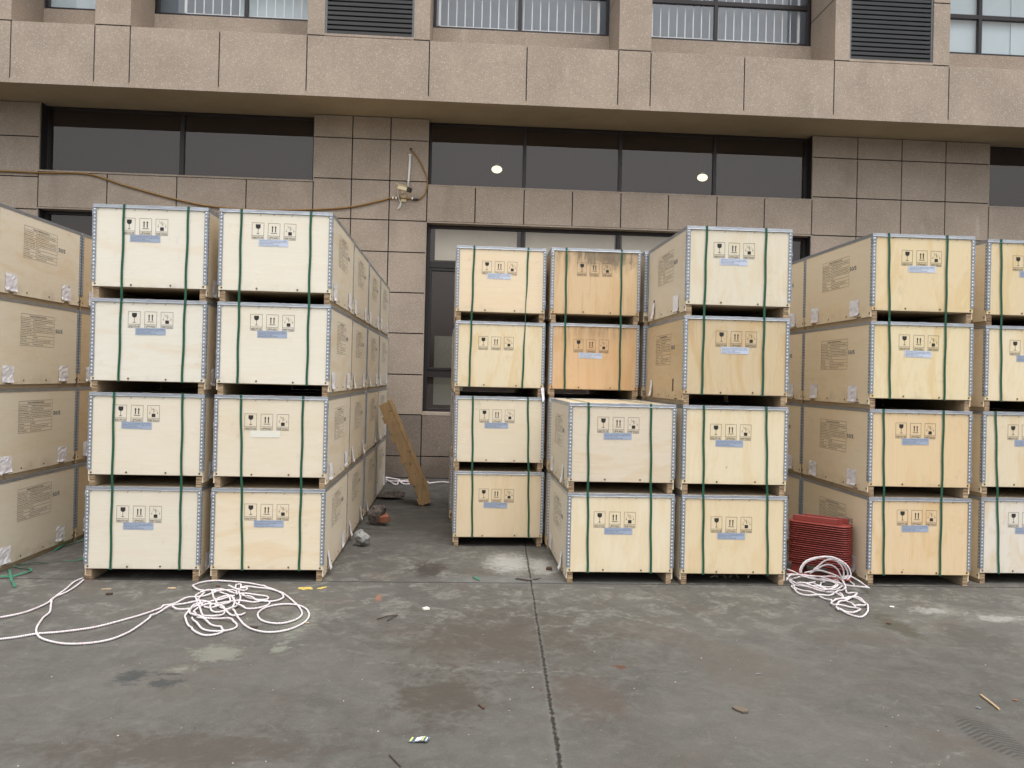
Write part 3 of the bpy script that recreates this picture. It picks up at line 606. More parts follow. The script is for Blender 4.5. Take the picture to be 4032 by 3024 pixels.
part('interior', INT, shell)
part('outer_shell', FAC, lambda bm: (box(bm, -12.1, -12.06, YW + .02, 19.6, 0, 10.6), box(bm, 13.41, 13.45, YW + .02, 19.6, 0, 10.6), box(bm, -12.1, 13.45, 19.5, 19.6, 0, 10.6)))
for x in (.54, 4.63):
    lp = part('ceiling_lamp', LAMPG, lambda bm: (disc(bm, (x, 15, 5.80), .02, 0, 'z', .14), disc(bm, (x, 15, 5.79), .04, 0, 'z', .03, 20)))
    def bulb(bm): bmesh.ops.create_uvsphere(bm, u_segments=16, v_segments=10, radius=.080, matrix=Matrix.Translation((x, 15, 5.69)) @ Matrix.Diagonal((1.3, 1, .9, 1)))
    part('bulb', LAMP, bulb, lp)

# ------------------------------------------------------------------ things fixed to the wall
def P3(l, y=YW - .02): return [Vector((a, y, b)) for a, b in l]
def cable(bm):
    tube(bm, catmull([(-9.5, YW - .02, 4.59)] + P3([(-7.17, 4.602), (-6.596, 4.598), (-5.879, 4.605), (-5.317, 4.452), (-4.539, 4.265), (-3.9, 4.168), (-2.95, 4.155), (-1.964, 4.227), (-1.378, 4.361), (-1.242, 4.405), (-1.091, 4.413), (-.874, 4.405)]), .04), .013)
t = tag(mk('corrugated_conduit', YCAB, cable), 'long ochre conduit sagging across the wall to the security camera', 'conduit')
def cable2(bm): tube(bm, catmull(P3([(-.80, 4.407), (-.766, 4.417), (-.688, 4.5), (-.655, 4.632), (-.662, 4.75), (-.696, 4.834), (-.757, 4.963), (-.848, 5.098), (-.926, 5.193)]), .02), .011)
t = tag(mk('conduit_loop', YCAB, cable2), 'ochre conduit loop curving up beside the strip window to a wall hole', 'conduit')
mk('cable_gland', BLACK, lambda bm: (disc(bm, (-.875, YW - .02, 4.405), .020, 0, 'x', .085)), t)
for x in (-1.20, -1.15, -.895): mk('white_clamp', WHITE, lambda bm: disc(bm, (x, YW - .02, 4.411), .019, 0, 'x', .022), t)
mk('wall_hole', JOINT, lambda bm: disc(bm, (-.926, YW - .001, 5.198), .022, 0, 'y', -.003), t)
t = tag(mk('vertical_pipe', WHITE, lambda bm: (tube(bm, [Vector((-.936, YW - .03, 5.09)), Vector((-.942, YW - .03, 4.85)), Vector((-.957, YW - .03, 4.57))], .017), disc(bm, (-.936, YW - .03, 5.085), .024, 0, 'z', .02), disc(bm, (-.951, YW - .03, 4.69), .021, 0, 'z', .012)), smooth=False), 'short white pipe fixed upright above the security camera', 'pipe')
cc = tag(empty('security_camera', (-1.02, YW, 4.40)), 'cream bullet security camera on a wall bracket', 'security camera')
ax = Vector((.93, -.30, -.26)).normalized(); sv = ax.cross(Vector((0, 0, 1))).normalized(); uv_ = sv.cross(ax)
def cpart(n, m, fn, **k): o = mk(n, m, fn, cc, **k); o.matrix_parent_inverse = Matrix.Translation((1.02, -YW, -4.40)); return o
cpart('housing', CREAM, lambda bm: obox(bm, Vector((-1.025, YW - .16, 4.535)), ax * .082, sv * .040, uv_ * .038), bevel=.012)
cpart('sun_shield', CREAM, lambda bm: obox(bm, Vector((-1.035, YW - .16, 4.535)) + uv_ * .043, ax * .10, sv * .045, uv_ * .004), bevel=.002)
cpart('lens_head', BLACK, lambda bm: obox(bm, Vector((-1.025, YW - .16, 4.535)) + ax * .112, ax * .030, sv * .038, uv_ * .036), bevel=.008)
cpart('bracket', CREAM, lambda bm: (obox(bm, (-1.025, YW - .10, 4.478), (.018, 0, 0), (0, .07, 0), (0, 0, .012)), obox(bm, (-1.022, YW - .012, 4.41), (.042, 0, 0), (0, .010, 0), (0, 0, .052)), obox(bm, (-1.022, YW - .035, 4.445), (.014, 0, 0), (0, .02, 0), (0, 0, .035))), bevel=.004)
cpart('cable', WHITE, lambda bm: (tube(bm, catmull([(-1.10, YW - .15, 4.53), (-1.112, YW - .06, 4.47), (-1.09, YW - .02, 4.39), (-1.06, YW - .02, 4.33), (-1.075, YW - .02, 4.27), (-1.11, YW - .02, 4.245), (-1.085, YW - .02, 4.29), (-1.06, YW - .02, 4.35)], .01), .006)))

# ------------------------------------------------------------------ the crate and its parts (shared meshes)
W_, D_, H_ = .864, 1.270, .72
def M_(name, mat, fn, bevel=0): bm = bmesh.new(); fn(bm); return finish(bm, name, mat, bevel)
me_front = M_('front_panel', PLY_V, lambda bm: box(bm, .004, W_ - .004, .004, .016, .091, .694), .001)
me_front_h = me_front.copy(); me_front_h.materials.clear(); me_front_h.materials.append(PLY_H)
me_back = M_('back_panel', PLY_V, lambda bm: box(bm, .004, W_ - .004, D_ - .016, D_ - .004, .091, .694), .001)
def side(bm, x0, x1):
    pts = [(.017, .036), (.17, .036), (.17, .052), (.25, .052), (.25, .036), (1.00, .036), (1.00, .052), (1.09, .052), (1.09, .036), (D_ - .017, .036), (D_ - .017, .694), (.017, .694)]
    a = [bm.verts.new((x0, y, z)) for y, z in pts]; b = [bm.verts.new((x1, y, z)) for y, z in pts]
    bm.faces.new(a); bm.faces.new(b[::-1])
    for i in range(len(pts)): j = (i + 1) % len(pts); bm.faces.new((a[i], a[j], b[j], b[i]))
me_sideL = M_('side_panel', PLY_H, lambda bm: side(bm, .001, .011)); me_sideR = M_('side_panel', PLY_H, lambda bm: side(bm, W_ - .011, W_ - .001))
me_floor = M_('base_board', FLOORB, lambda bm: box(bm, .018, W_ - .018, .018, D_ - .018, .086, .098))
me_run = M_('runner', ENDG, lambda bm: box(bm, 0, .042, .012, D_ - .012, 0, .0855), .0015)
me_lid = M_('lid', LIDTOP, lambda bm: box(bm, .012, W_ - .012, .012, D_ - .012, .700, .716))
def edge(bm):
    t = .002
    for (x0, x1, y0, y1) in ((0, W_, -.001, .0035), (0, W_, D_ - .0035, D_ + .001)): box(bm, x0, x1, y0, y1, .692, .7195)
    obox(bm, (W_ / 2, -.0024, .6950), (W_ / 2 - .001, 0, 0), (0, .0024, -.0012), (0, .0006, .0012))
    for (x0, x1) in ((-.001, .0005), (W_ - .0005, W_ + .001)): box(bm, x0, x1, 0, D_, .6925, .719)
    box(bm, 0, W_, .0, .022, .7165, .7185); box(bm, 0, W_, D_ - .022, D_, .7165, .7185); box(bm, .0, .022, .022, D_ - .022, .7163, .7183); box(bm, W_ - .022, W_, .022, D_ - .022, .7163, .7183)
    for k in range(6):         # pressed locking tabs and folded seam
        x = .07 + k * .145; box(bm, x, x + .012, -.0028, 0, .6905, .697)
    box(bm, .40, .46, -.0022, 0, .7165, .7215)
    for k in range(9): y = .08 + k * .14; box(bm, -.0025, 0, y, y + .012, .691, .697); box(bm, W_, W_ + .0025, y, y + .012, .691, .697)
me_edge = M_('metal_edge', GALV, edge, .0006)
def nails(bm):
    r_ = random.Random(3)
    box(bm, .05, .82, .0034, .0039, .6905, .6915)  # thin dark line along the underside of the lid edge, not a nail
    for k in range(7):
        x = .05 + k * .128 + r_.uniform(-.02, .02); obox(bm, (x, .0032, .683 + r_.uniform(-.003, .003)), (.0055, 0, .0065), (0, .0006, 0), (.0010, 0, -.0009))
me_nail = M_('bent_nails', NAIL, nails)
def strip(bm, sd):
    # angle profile swept up the corner, dented and crumpled at a few heights
    z0, z1, w_, t, n = .128, .690, .030, .0016, 40; r_ = random.Random(sd)
    dents = [(r_.uniform(z0 + .04, z1), r_.uniform(.012, .03), r_.uniform(-.0045, .0055)) for _ in range(5)]
    prof = [(w_, 0), (w_, -t), (.016, -t), (-t, -t), (-t, .016), (-t, w_ * .9), (0, w_ * .9), (0, 0)]
    rings = []
    for i in range(n + 1):
        z = z0 + (z1 - z0) * i / n; e = sum(a * math.exp(-((z - c) / b) ** 2) for c, b, a in dents) + r_.uniform(-.0004, .0004)
        ring = []
        for x, y in prof:
            k = 1 if (x <= 0 and y <= 0) else .4
            ring.append(bm.verts.new((x - (abs(e) * .7 * k if x <= 0 else e * .5), y - (abs(e) * k if y < 0 and x < .02 else max(e, -.0005) * .6 if y < 0 else 0), z)))
        rings.append(ring)
    for a, b in zip(rings, rings[1:]):
        for i in range(8): j = (i + 1) % 8; bm.faces.new((a[i], a[j], b[j], b[i]))
    bm.faces.new(rings[0]); bm.faces.new(rings[-1][::-1])
me_strip = [M_('corner_strip', PERF, lambda bm, q=q: strip(bm, q)) for q in range(7)]
me_screw = M_('screw', SCREW, lambda bm: disc(bm, (0, 0, 0), .0075, 0, 'y', -.0025))
me_screwx = M_('screw', SCREW, lambda bm: disc(bm, (0, 0, 0), .0075, 0, 'x', .0025))

LW = .0021
def frame_sym(bm, caption, capw):
    w_, h_ = .092, .127; y = 0
    def r(x0, x1, z0, z1): bm.faces.new([bm.verts.new(q) for q in ((x0, y, z0), (x1, y, z0), (x1, y, z1), (x0, y, z1))])
    r(0, w_, -LW, 0); r(0, w_, -h_, -h_ + LW); r(0, LW, -h_ + LW, -LW); r(w_ - LW, w_, -h_ + LW, -LW); r(LW, w_ - LW, -.1, -.1 + LW)
    text_bm(bm, caption, w_ / 2, -.1215, .0155, capw, .012, align='C')
    return r
def pfill(bm, pts): bm.faces.new([bm.verts.new((x, 0, z)) for x, z in pts])
def sym_glass(bm):
    frame_sym(bm, 'HANDLE WITH CARE', .080)
    pts = [(.029, -.012), (.065, -.012)] + [(.047 + .0185 * math.cos(a), -.030 + .0175 * math.sin(a)) for a in [-math.pi * k / 8 for k in range(0, 9)]]
    pfill(bm, pts); pfill(bm, [(.0455, -.046), (.0485, -.046), (.0485, -.0805), (.0455, -.0805)])
    pfill(bm, [(.0325, -.0855), (.0455, -.080), (.0485, -.080), (.0615, -.0855)])
def sym_up(bm):
    r = frame_sym(bm, 'UPWARD', .076)
    for x in (.034, .058):
        r(x - .0038, x + .0038, -.070, -.034); pfill(bm, [(x - .0085, -.034), (x + .0085, -.034), (x, -.020)])
    r(.022, .070, -.0805, -.0765)
def sym_roll(bm):
    r = frame_sym(bm, 'PROHIBIT THE ROLLING', .080)
    r(.033, .061, -.090, -.064); r(.0462, .0484, -.058, -.018)
    pfill(bm, [(.0235, -.0165), (.0250, -.0150), (.0595, -.0470), (.0580, -.0485)])
    for s_ in (-1, 1):
        for k in range(7):
            a = math.radians(90 - s_ * (14 + k * 11)); cx, cz = .047 + .029 * math.cos(a), -.058 + .029 * math.sin(a)
            q = .0012; r(cx - q, cx + q, cz - q, cz + q)
        x = .047 + s_ * .029; pfill(bm, [(x - .0045, -.056), (x + .0045, -.056), (x, -.066)])
me_s1 = M_('fragile_mark', INK, sym_glass); me_s2 = M_('upward_mark', INK, sym_up); me_s3 = M_('no_rolling_mark', INK, sym_roll)
def lab_txt(bm):
    for i, s_ in enumerate(('Rated Primary and Secondary Current: 50/5A', 'Rated primary and secondary Voltage: 11/0.11KV', 'Rated Frequency: 50Hz', 'Accuracy Class: VT 0.2 CT 0.2S')):
        text_bm(bm, s_, .010, -.013 - i * .0115, .0070, (.205, .212, .105, .145)[i], .004)
me_labt = M_('label_text', INKB, lab_txt)
def lab(bm):
    vs = [[bm.verts.new((x, -.0003 * ((i + j) % 2), z)) for i, x in enumerate((0, .06, .12, .18, .228))] for j, z in enumerate((-.054, -.027, 0))]
    for j in range(2):
        for i in range(4): bm.faces.new((vs[j][i], vs[j][i + 1], vs[j + 1][i + 1], vs[j + 1][i]))
me_lab = {k: M_('rating_label', m, lab) for k, m in (('b', LABELB), ('w', LABELW), ('c', LABELC))}
ROWS = [('Contract Reference No', 'ICB/PMD/NEA 072/73-01: Supply and Delivery of Metering Units'), ("Manufacturer's Name", 'ELECTRIC TECHNOLOGY CO., LTD'), ('Address of Manufacturer', 'No.198, Development Zone, East Avenue, Yueqing, 325600, China'),
        ('Description / Type & Model', 'Type: Outdoor Metering Unit   Rated current: 50/5A'), ('CT Ratio / VT Ratio  "Qty"', '1 SET'), ('Serial Number', 'S19060435'), ('Total weight', 'Net Weight: 170 KG  Gross Weight: 190 KG'), ('Port of destination', 'Kolkata Sea Port, India')]
def table(bm):
    w_, h_, n = .50, .262, 9; y = 0
    def r(x0, x1, z0, z1): bm.faces.new([bm.verts.new(q) for q in ((x0, y, z0), (x1, y, z0), (x1, y, z1), (x0, y, z1))])
    rh = h_ / n
    for k in range(n + 1): r(LW, w_ - LW, -k * rh - LW * .45, -k * rh + LW * .45)
    r(0, LW, -h_ - LW * .45, LW * .45); r(w_ - LW, w_, -h_ - LW * .45, LW * .45); r(.175, .175 + LW, -h_ + LW, -rh - LW)
    text_bm(bm, 'Property of Nepal Electricity Authority', w_ / 2, -rh + .009, .0125, .25, .02, align='C')
    for i, (a, b) in enumerate(ROWS):
        z = -(i + 2) * rh + .010; text_bm(bm, a, .008, z, .0105, min(.150, len(a) * .0062), .006); text_bm(bm, b, .188, z, .0105, min(.29, len(b) * .0062), .006)
me_tab = M_('data_table', INK, table)
me_ratio = M_('ratio_stamp', INKB, lambda bm: text_bm(bm, '50/5', 0, 0, .034, .115, .02))
def pap(bm, sd):
    r_ = random.Random(sd); nx, nz, w_, h_ = 5, 6, .155, .135
    vs = [[bm.verts.new((w_ * i / nx + r_.uniform(-.003, .003), -.001 - abs(r_.uniform(0, .006)) * (1.6 if j == 0 else .7), -h_ + h_ * j / nz + r_.uniform(-.002, .002))) for i in range(nx + 1)] for j in range(nz + 1)]
    for j in range(nz):
        for i in range(nx): bm.faces.new((vs[j][i], vs[j][i + 1], vs[j + 1][i + 1], vs[j + 1][i]))
me_pap = [M_('paper_patch', PAPER, lambda bm, s=s: pap(bm, s)) for s in range(4)]
def torn(bm, s):
    r_ = random.Random(s); rows = []
    for j in range(7):
        t_ = j / 6; out = .004 + .022 * (1 - t_) ** 2 + r_.uniform(0, .004); wd = .085 * (1 - .25 * t_) + r_.uniform(-.012, .012)
        rows.append([bm.verts.new((x_ + .02 * (1 - t_), -out if j < 6 else -.002, -.135 + .145 * t_)) for x_ in (.04 - wd / 2 + r_.uniform(-.01, .01), .04 + wd / 2 + r_.uniform(-.01, .01))])
    for a, b in zip(rows, rows[1:]): bm.faces.new((a[0], a[1], b[1], b[0]))
me_torn = [M_('torn_paper', PAPER, lambda bm, s=s: torn(bm, s)) for s in range(3)]

CRATES = {}
def crate(key, x, y, z, rz, label, col, colS=None, stain=0., grain='v', mark=None, lab_='b', dlab=(.052, .0), sides='', torn_=(), front=True, papers='00', screws=True):
    """x,y,z: left front bottom corner"""
    rnd = random.Random(hash_(key))
    t = empty('shipping_crate', (x, y, z), rz); tag(t, label, 'crate', 'plywood shipping crates stacked on the yard')
    colS = colS or tuple(c * k for c, k in zip(col, (.86, .80, .70)))
    f = link(me_front if grain == 'v' else me_front_h, 'front_panel', t, color=(*col, 1 - stain))
    sl = link(me_sideL, 'side_panel', t, color=(*colS, 1)); sr = link(me_sideR, 'side_panel', t, color=(*colS, 1))
    link(me_back, 'back_panel', t, color=(*col, 1)); link(me_floor, 'base_board', t)
    link(me_run, 'runner', t, (.012, 0, 0)); link(me_run, 'runner', t, (W_ - .054, 0, 0))
    ld = link(me_lid, 'lid', t); link(me_edge, 'metal_edge', ld)
    for cx, cy, a in ((0, 0, 0), (W_, 0, 90), (W_, D_, 180), (0, D_, 270)):
        s_ = link(me_strip[rnd.randrange(7)], 'corner_strip', t, (cx, cy, 0)); s_.rotation_euler = (0, 0, R(a))
    if front:
        link(me_nail, 'bent_nails', f)
        for k, xx in enumerate((.026, .30 + rnd.uniform(-.02, .02), .585 + rnd.uniform(-.02, .02), W_ - .026)): link(me_screw, 'screw', t, (xx, .004, .108 + rnd.uniform(-.003, .003)))
    if mark:
        u, dz = mark
        link(me_s1, 'fragile_mark', f, (u, .0030, H_ - dz)); link(me_s2, 'upward_mark', f, (u + .123, .0030, H_ - dz)); link(me_s3, 'no_rolling_mark', f, (u + .245, .0030, H_ - dz))
        for q in f.children:
            if q.name.startswith(('fra', 'upw', 'no_')): q.rotation_euler = (0, R(rnd.uniform(-.9, .9)), 0)
        if lab_:
            l = link(me_lab[lab_[0]], 'rating_label', f, (u + dlab[0], .0024, H_ - dz - .127 + dlab[1])); l.rotation_euler = (0, R(rnd.uniform(-1.2, 1.2)), 0)
            if lab_[0] != 'c': link(me_labt, 'label_text', l, (0, -.0010, 0))
    for sd in sides:
        pn = sl if sd == 'L' else sr
        def sp(me, name, yy, zz, off=.0010, pn=pn, sd=sd):   # yy = distance from the front of the left end of the item as read
            o = link(me, name, pn)
            if sd == 'L': o.rotation_euler = (0, 0, R(-90)); o.location = (.001 - off, yy, zz)
            else: o.rotation_euler = (0, 0, R(90)); o.location = (W_ - .001 + off, yy, zz)
            return o
        if sd == 'L':
            sp(me_tab, 'data_table', .885, H_ - .128); sp(me_ratio, 'ratio_stamp', .375, H_ - .262)
            pos = (1.10, .355)
        else:
            sp(me_tab, 'data_table', .36, H_ - .105); sp(me_ratio, 'ratio_stamp', .88, H_ - .240)
            pos = (.13, .955)
        for k, yy in enumerate(pos):
            tk = papers[k]
            if tk == '0': o = sp(me_pap[rnd.randrange(4)], 'paper_patch', yy + rnd.uniform(-.01, .01), .188 + rnd.uniform(-.008, .012)); o.rotation_euler.y = R(rnd.uniform(-2.5, 2.5))
            elif tk == '1': sp(me_torn[rnd.randrange(3)], 'torn_paper', yy + (-.04 if sd == 'L' else .04), .185)
        if screws:
            for yy in (.03, .20, .42, .75, 1.04, D_ - .03):
                o = link(me_screwx, 'screw', t, (.001 if sd == 'L' else W_ - .001, yy, .066 if yy not in (.20, 1.04) else .07))
                if sd == 'L': o.rotation_euler = (0, 0, R(180))
    CRATES[key] = t; return t
def hash_(s):
    h = 17
    for ch in s: h = (h * 31 + ord(ch)) % 1000003
    return h

# ------------------------------------------------------------------ the stacks
def lin(r, g_, b, k=.90):
    c = [k * (((v / 255 + .055) / 1.055) ** 2.4) for v in (r, g_, b)]; L = .3 * c[0] + .6 * c[1] + .1 * c[2]
    c = [x + (L - x) * .17 for x in c]; return (c[0] * 1.01, c[1] * 1.015, c[2] * 1.05)
LEV = {4: 'top', 3: 'second from top', 2: 'third from top', 1: 'bottom'}
P1 = 1.2815
# front-facing crates: stack -> x, y, rotation, {level: (x offset, colour, mark (u, drop), label kind, label offset)}
FR = {
 'A': (-2.861, 6.039, .004, 'leftmost front-facing stack', {
   4: (-.003, (236, 229, 208), (.224, .100), 'b', (.055, 0), 'top crate of the leftmost front-facing stack, strap crossing its wine-glass mark'),
   3: (.003, (232, 226, 206), (.275, .095), 'b', (.056, 0), 'second crate from the top in the leftmost front-facing stack, nick in its glass symbol'),
   2: (.005, (230, 219, 193), (.190, .094), 'b', (.054, 0), 'third crate from the top in the leftmost front-facing stack'),
   1: (-.001, (226, 216, 192), (.232, .146), 'b', (.050, 0), 'bottom crate of the leftmost front-facing stack, tan smears at its right')}),
 'B': (-1.920, 6.048, .010, '', {
   4: (.003, (238, 230, 206), (.247, .100), 'w', (.052, 0), 'top front crate of the stack left of the walkway, rippled veneer low down'),
   3: (.005, (236, 228, 205), (.250, .090), 'b', (.055, 0), 'second crate from top at the front of the stack left of the walkway'),
   2: (.001, (230, 217, 188), (.231, .142), 'c', (.045, -.003), 'front crate left of the walkway with a blank cream label under its marks'),
   1: (-.003, (232, 215, 180), (.252, .120), 'b', (.072, 0), 'bottom front crate of the stack left of the walkway, chipped lower edge')}),
 'C': (-.086, 7.359, .026, '', {
   4: (-.013, (238, 216, 176), (.246, .140), 'w', (.050, .012), 'top crate of the narrow-looking stack right of the walkway, twisted right strap'),
   3: (-.007, (234, 217, 176), (.223, .145), None, (0, 0), 'crate right of the walkway without any label under its marks, paper hanging at its corner'),
   2: (.005, (230, 216, 184), (.237, .125), 'b', (.050, 0), 'third crate from the top in the stack right of the walkway, faint oval stains'),
   1: (.014, (230, 208, 166), (.240, .167), 'b', (.048, 0), 'bottom crate of the stack right of the walkway, above pale concrete')}),
 'D': (.810, 7.305, .003, '', {
   4: (-.003, (222, 190, 140), (.250, .135), None, (0, 0), 'mould-blackened orange-brown crate on top, black streaks under its lid'),
   3: (.001, (224, 184, 130), (.229, .150), 'w', (.050, 0), 'water-stained orange crate directly under the mould-blackened crate'),
   2: (.006, (214, 186, 140), None, None, (0, 0), 'third crate down in the stained stack, mostly hidden behind the two-high front stack'),
   1: (.008, (214, 186, 140), None, None, (0, 0), 'bottom crate of the stained stack, hidden behind the two-high front stack')}),
 'd': (.846, 6.080, .004, '', {
   2: (-.003, (222, 207, 178), (.230, .110), 'b', (.050, 0), 'upper crate of the two-high stack, its lid open to view'),
   1: (.002, (234, 218, 180), (.213, .147), 'b', (.085, 0), 'lower crate of the two-high stack, label shifted to the right')}),
 'E': (1.761, 6.066, .003, '', {
   4: (-.002, (228, 217, 188), (.220, .125), 'w', (.053, 0), 'top crate of the stack beside the two-high stack, pale with grey smudges'),
   3: (-.008, (214, 190, 144), (.260, .117), 'w', (.045, 0), 'darker tan crate second from the top, label peeling at its lower edge'),
   2: (-.002, (232, 215, 174), (.226, .147), 'b', (.045, 0), 'third crate from the top between the two-high stack and the red trays'),
   1: (.005, (230, 208, 162), (.240, .172), 'b', (.055, 0), 'bottom crate immediately left of the red tray stack and coiled rope')}),
 'F': (3.316, 6.098, -.008, '', {
   4: (-.005, (232, 210, 160), (.248, .130), 'w', (.057, 0), 'top crate of the front stack right of the red trays'),
   3: (-.005, (234, 215, 166), (.238, .105), 'w', (.050, 0), 'second crate from top right of the red trays, small knots'),
   2: (0, (230, 200, 148), (.222, .107), 'b', (.053, 0), 'third crate from the top right of the red trays, flame-shaped grain at its upper edge'),
   1: (.010, (230, 200, 150), (.238, .100), 'b', (.040, 0), 'bottom crate immediately right of the red trays')}),
 'G': (4.341, 6.180, 0, '', {
   4: (.005, (228, 206, 156), (.222, .130), 'b', (.060, 0), 'top crate of the cut-off stack at the right edge of the photo'),
   3: (.003, (236, 218, 176), (.214, .118), 'b', (.060, 0), 'second crate from top in the cut-off stack at the right edge'),
   2: (-.004, (228, 211, 174), (.218, .107), 'b', (.060, 0), 'third crate from top in the cut-off stack at the right edge'),
   1: (-.006, (226, 217, 198), (.240, .120), 'b', (.060, 0), 'palest crate at the bottom of the cut-off stack at the right edge')}),
}
SIDEC = {'A': (225, 205, 170), 'B': (236, 222, 192), 'C': (215, 190, 150), 'D': (215, 188, 148), 'd': (232, 220, 194), 'E': (232, 218, 188), 'F': (246, 226, 186), 'G': (238, 216, 176)}
SIDES = {'A': 'R', 'B': 'R', 'C': '', 'D': 'L', 'd': 'L', 'E': 'L', 'F': 'L', 'G': 'L'}
PAP = {('B', 1): '10', ('d', 2): '01', ('d', 1): '01', ('E', 4): '10', ('E', 3): '1-', ('D', 4): '00'}
HGR = {'A': 'h', 'B': 'h'}
for s, (x, y, rz, _, L) in FR.items():
    for l, (dx, col, mark, lk, dl, lab_txt_) in L.items():
        cs = SIDEC[s]
        if s == 'E' and l == 3: cs = (214, 188, 142)
        crate((s, l, 0).__repr__(), x + dx, y, (l - 1) * H_, rz + random.uniform(-.002, .002), lab_txt_, lin(*col), lin(*cs), grain=('h' if s in HGR or (s, l) in (('C', 2), ('d', 2), ('C', 4)) else 'v'),
              stain={('D', 4): 1., ('D', 3): .45, ('E', 3): .18}.get((s, l), 0.), mark=mark, lab_=lk, dlab=dl, sides=SIDES[s], papers=PAP.get((s, l), '00'))
ORD = {1: 'second', 2: 'third', 3: 'fourth and last'}
def behind(s, k, l, lab, dxx=0, papers='00', gap=0., cs=None, sides=None):
    x, y, rz = FR[s][:3]; dep = P1 * k + gap
    crate((s, l, k).__repr__(), x + dxx - dep * math.sin(rz), y + dep * math.cos(rz), (l - 1) * H_, rz, lab, lin(*FR[s][4][max(l, 1)][1]) if l in FR[s][4] else lin(226, 208, 170), lin(*(cs or SIDEC[s])), sides=SIDES[s] if sides is None else sides, papers=papers, front=False)
PB = {(1, 3): '10', (2, 3): '10', (1, 2): '11', (2, 2): '-0', (1, 1): '11', (2, 1): '1-', (3, 2): '10', (1, 4): '00'}
for k in (1, 2, 3):
    for l in (4, 3, 2, 1):
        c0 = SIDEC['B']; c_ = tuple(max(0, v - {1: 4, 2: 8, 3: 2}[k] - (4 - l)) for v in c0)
        behind('B', k, l, '%s crate of the %s stack along the left side of the walkway' % (LEV[l], {1: 'second', 2: 'third', 3: 'farthest'}[k]),
               dxx=(.012, -.004, .0, .0)[k] + random.uniform(-.006, .006), papers=PB.get((k, l), '00'), gap=.047 if k > 1 else 0, cs=c_)
for l in (1, 2, 3): behind('C', 1, l, '%s crate in the half hidden, partly added row behind the stack right of the walkway' % LEV[l], dxx=-.012)  # uppermost one is added unseen to keep light out of the front gap
for l in (1, 2, 3): behind('D', 1, l, '%s crate added unseen behind the mould-stained stack' % LEV[l])  # unseen crates added so the gap under the stained crates goes dark
for l in (4, 3, 2, 1): behind('E', 1, l, '%s crate behind the grey-smudged front stack, only its left edge showing' % LEV[l], dxx=-.038)
for l in (4, 3, 2, 1): behind('A', 1, l, '%s crate in the unseen row added behind the leftmost front-facing stack' % LEV[l])  # unseen row added to darken the gaps under the front crates
for l in (4, 3, 2, 1): behind('G', 1, l, '%s crate in the unseen row added behind the cut-off stack at the right edge' % LEV[l])  # row added out of sight to block light through the front gaps
for l in (4, 3, 2, 1): behind('F', 1, l, '%s crate behind the front stack right of the red trays' % LEV[l], papers='00')
for k in (0, 1):
    for l in (4, 3, 2, 1):
        dx = {4: .001, 3: -.006, 2: -.006, 1: .006}[l]; rz = -.011; xr, yr = -3.61 + dx + (.004 if k else 0), 6.106 + P1 * k
        cs = {4: (246, 231, 200), 3: (242, 229, 199), 2: (238, 226, 198), 1: (234, 223, 198)}[l] if k == 0 else (226, 198, 152)
        crate(repr(('Z', l, k)), xr - W_ * math.cos(rz) + P1 * k * .011, yr - W_ * math.sin(rz), (l - 1) * H_, rz,
              ('%s crate of the side-on stack at the left edge of the photo' if k == 0 else '%s crate behind the left-edge stack, a strip showing beside the first front-facing stack') % LEV[l],
              lin(226, 210, 175), lin(*cs), sides='R', papers='00', front=(k == 0), mark=(.24, .12) if k == 0 else None)

# a torn flap of paper on the loose corner of one crate, hand-hole slots in two side panels
mk('torn_paper', PAPER, lambda bm: [bm.faces.new(f) for f in [[bm.verts.new(p) for p in q] for q in (((.835, -.008, .09), (.862, -.012, .10), (.868, -.03, -.02), (.850, -.035, -.045)), ((.862, -.012, .10), (.872, .02, .085), (.876, .01, -.03), (.868, -.03, -.02)))]], CRATES[repr(('C', 3, 0))])
for kk, yy, zz in ((('E', 4, 0), 1.02, .17), (('E', 3, 0), .30, .16)):
    mk('vent_slot', BLACK, lambda bm: box(bm, -.0012, .0006, yy - .018, yy + .018, zz - .055, zz + .05), CRATES[repr(kk)])

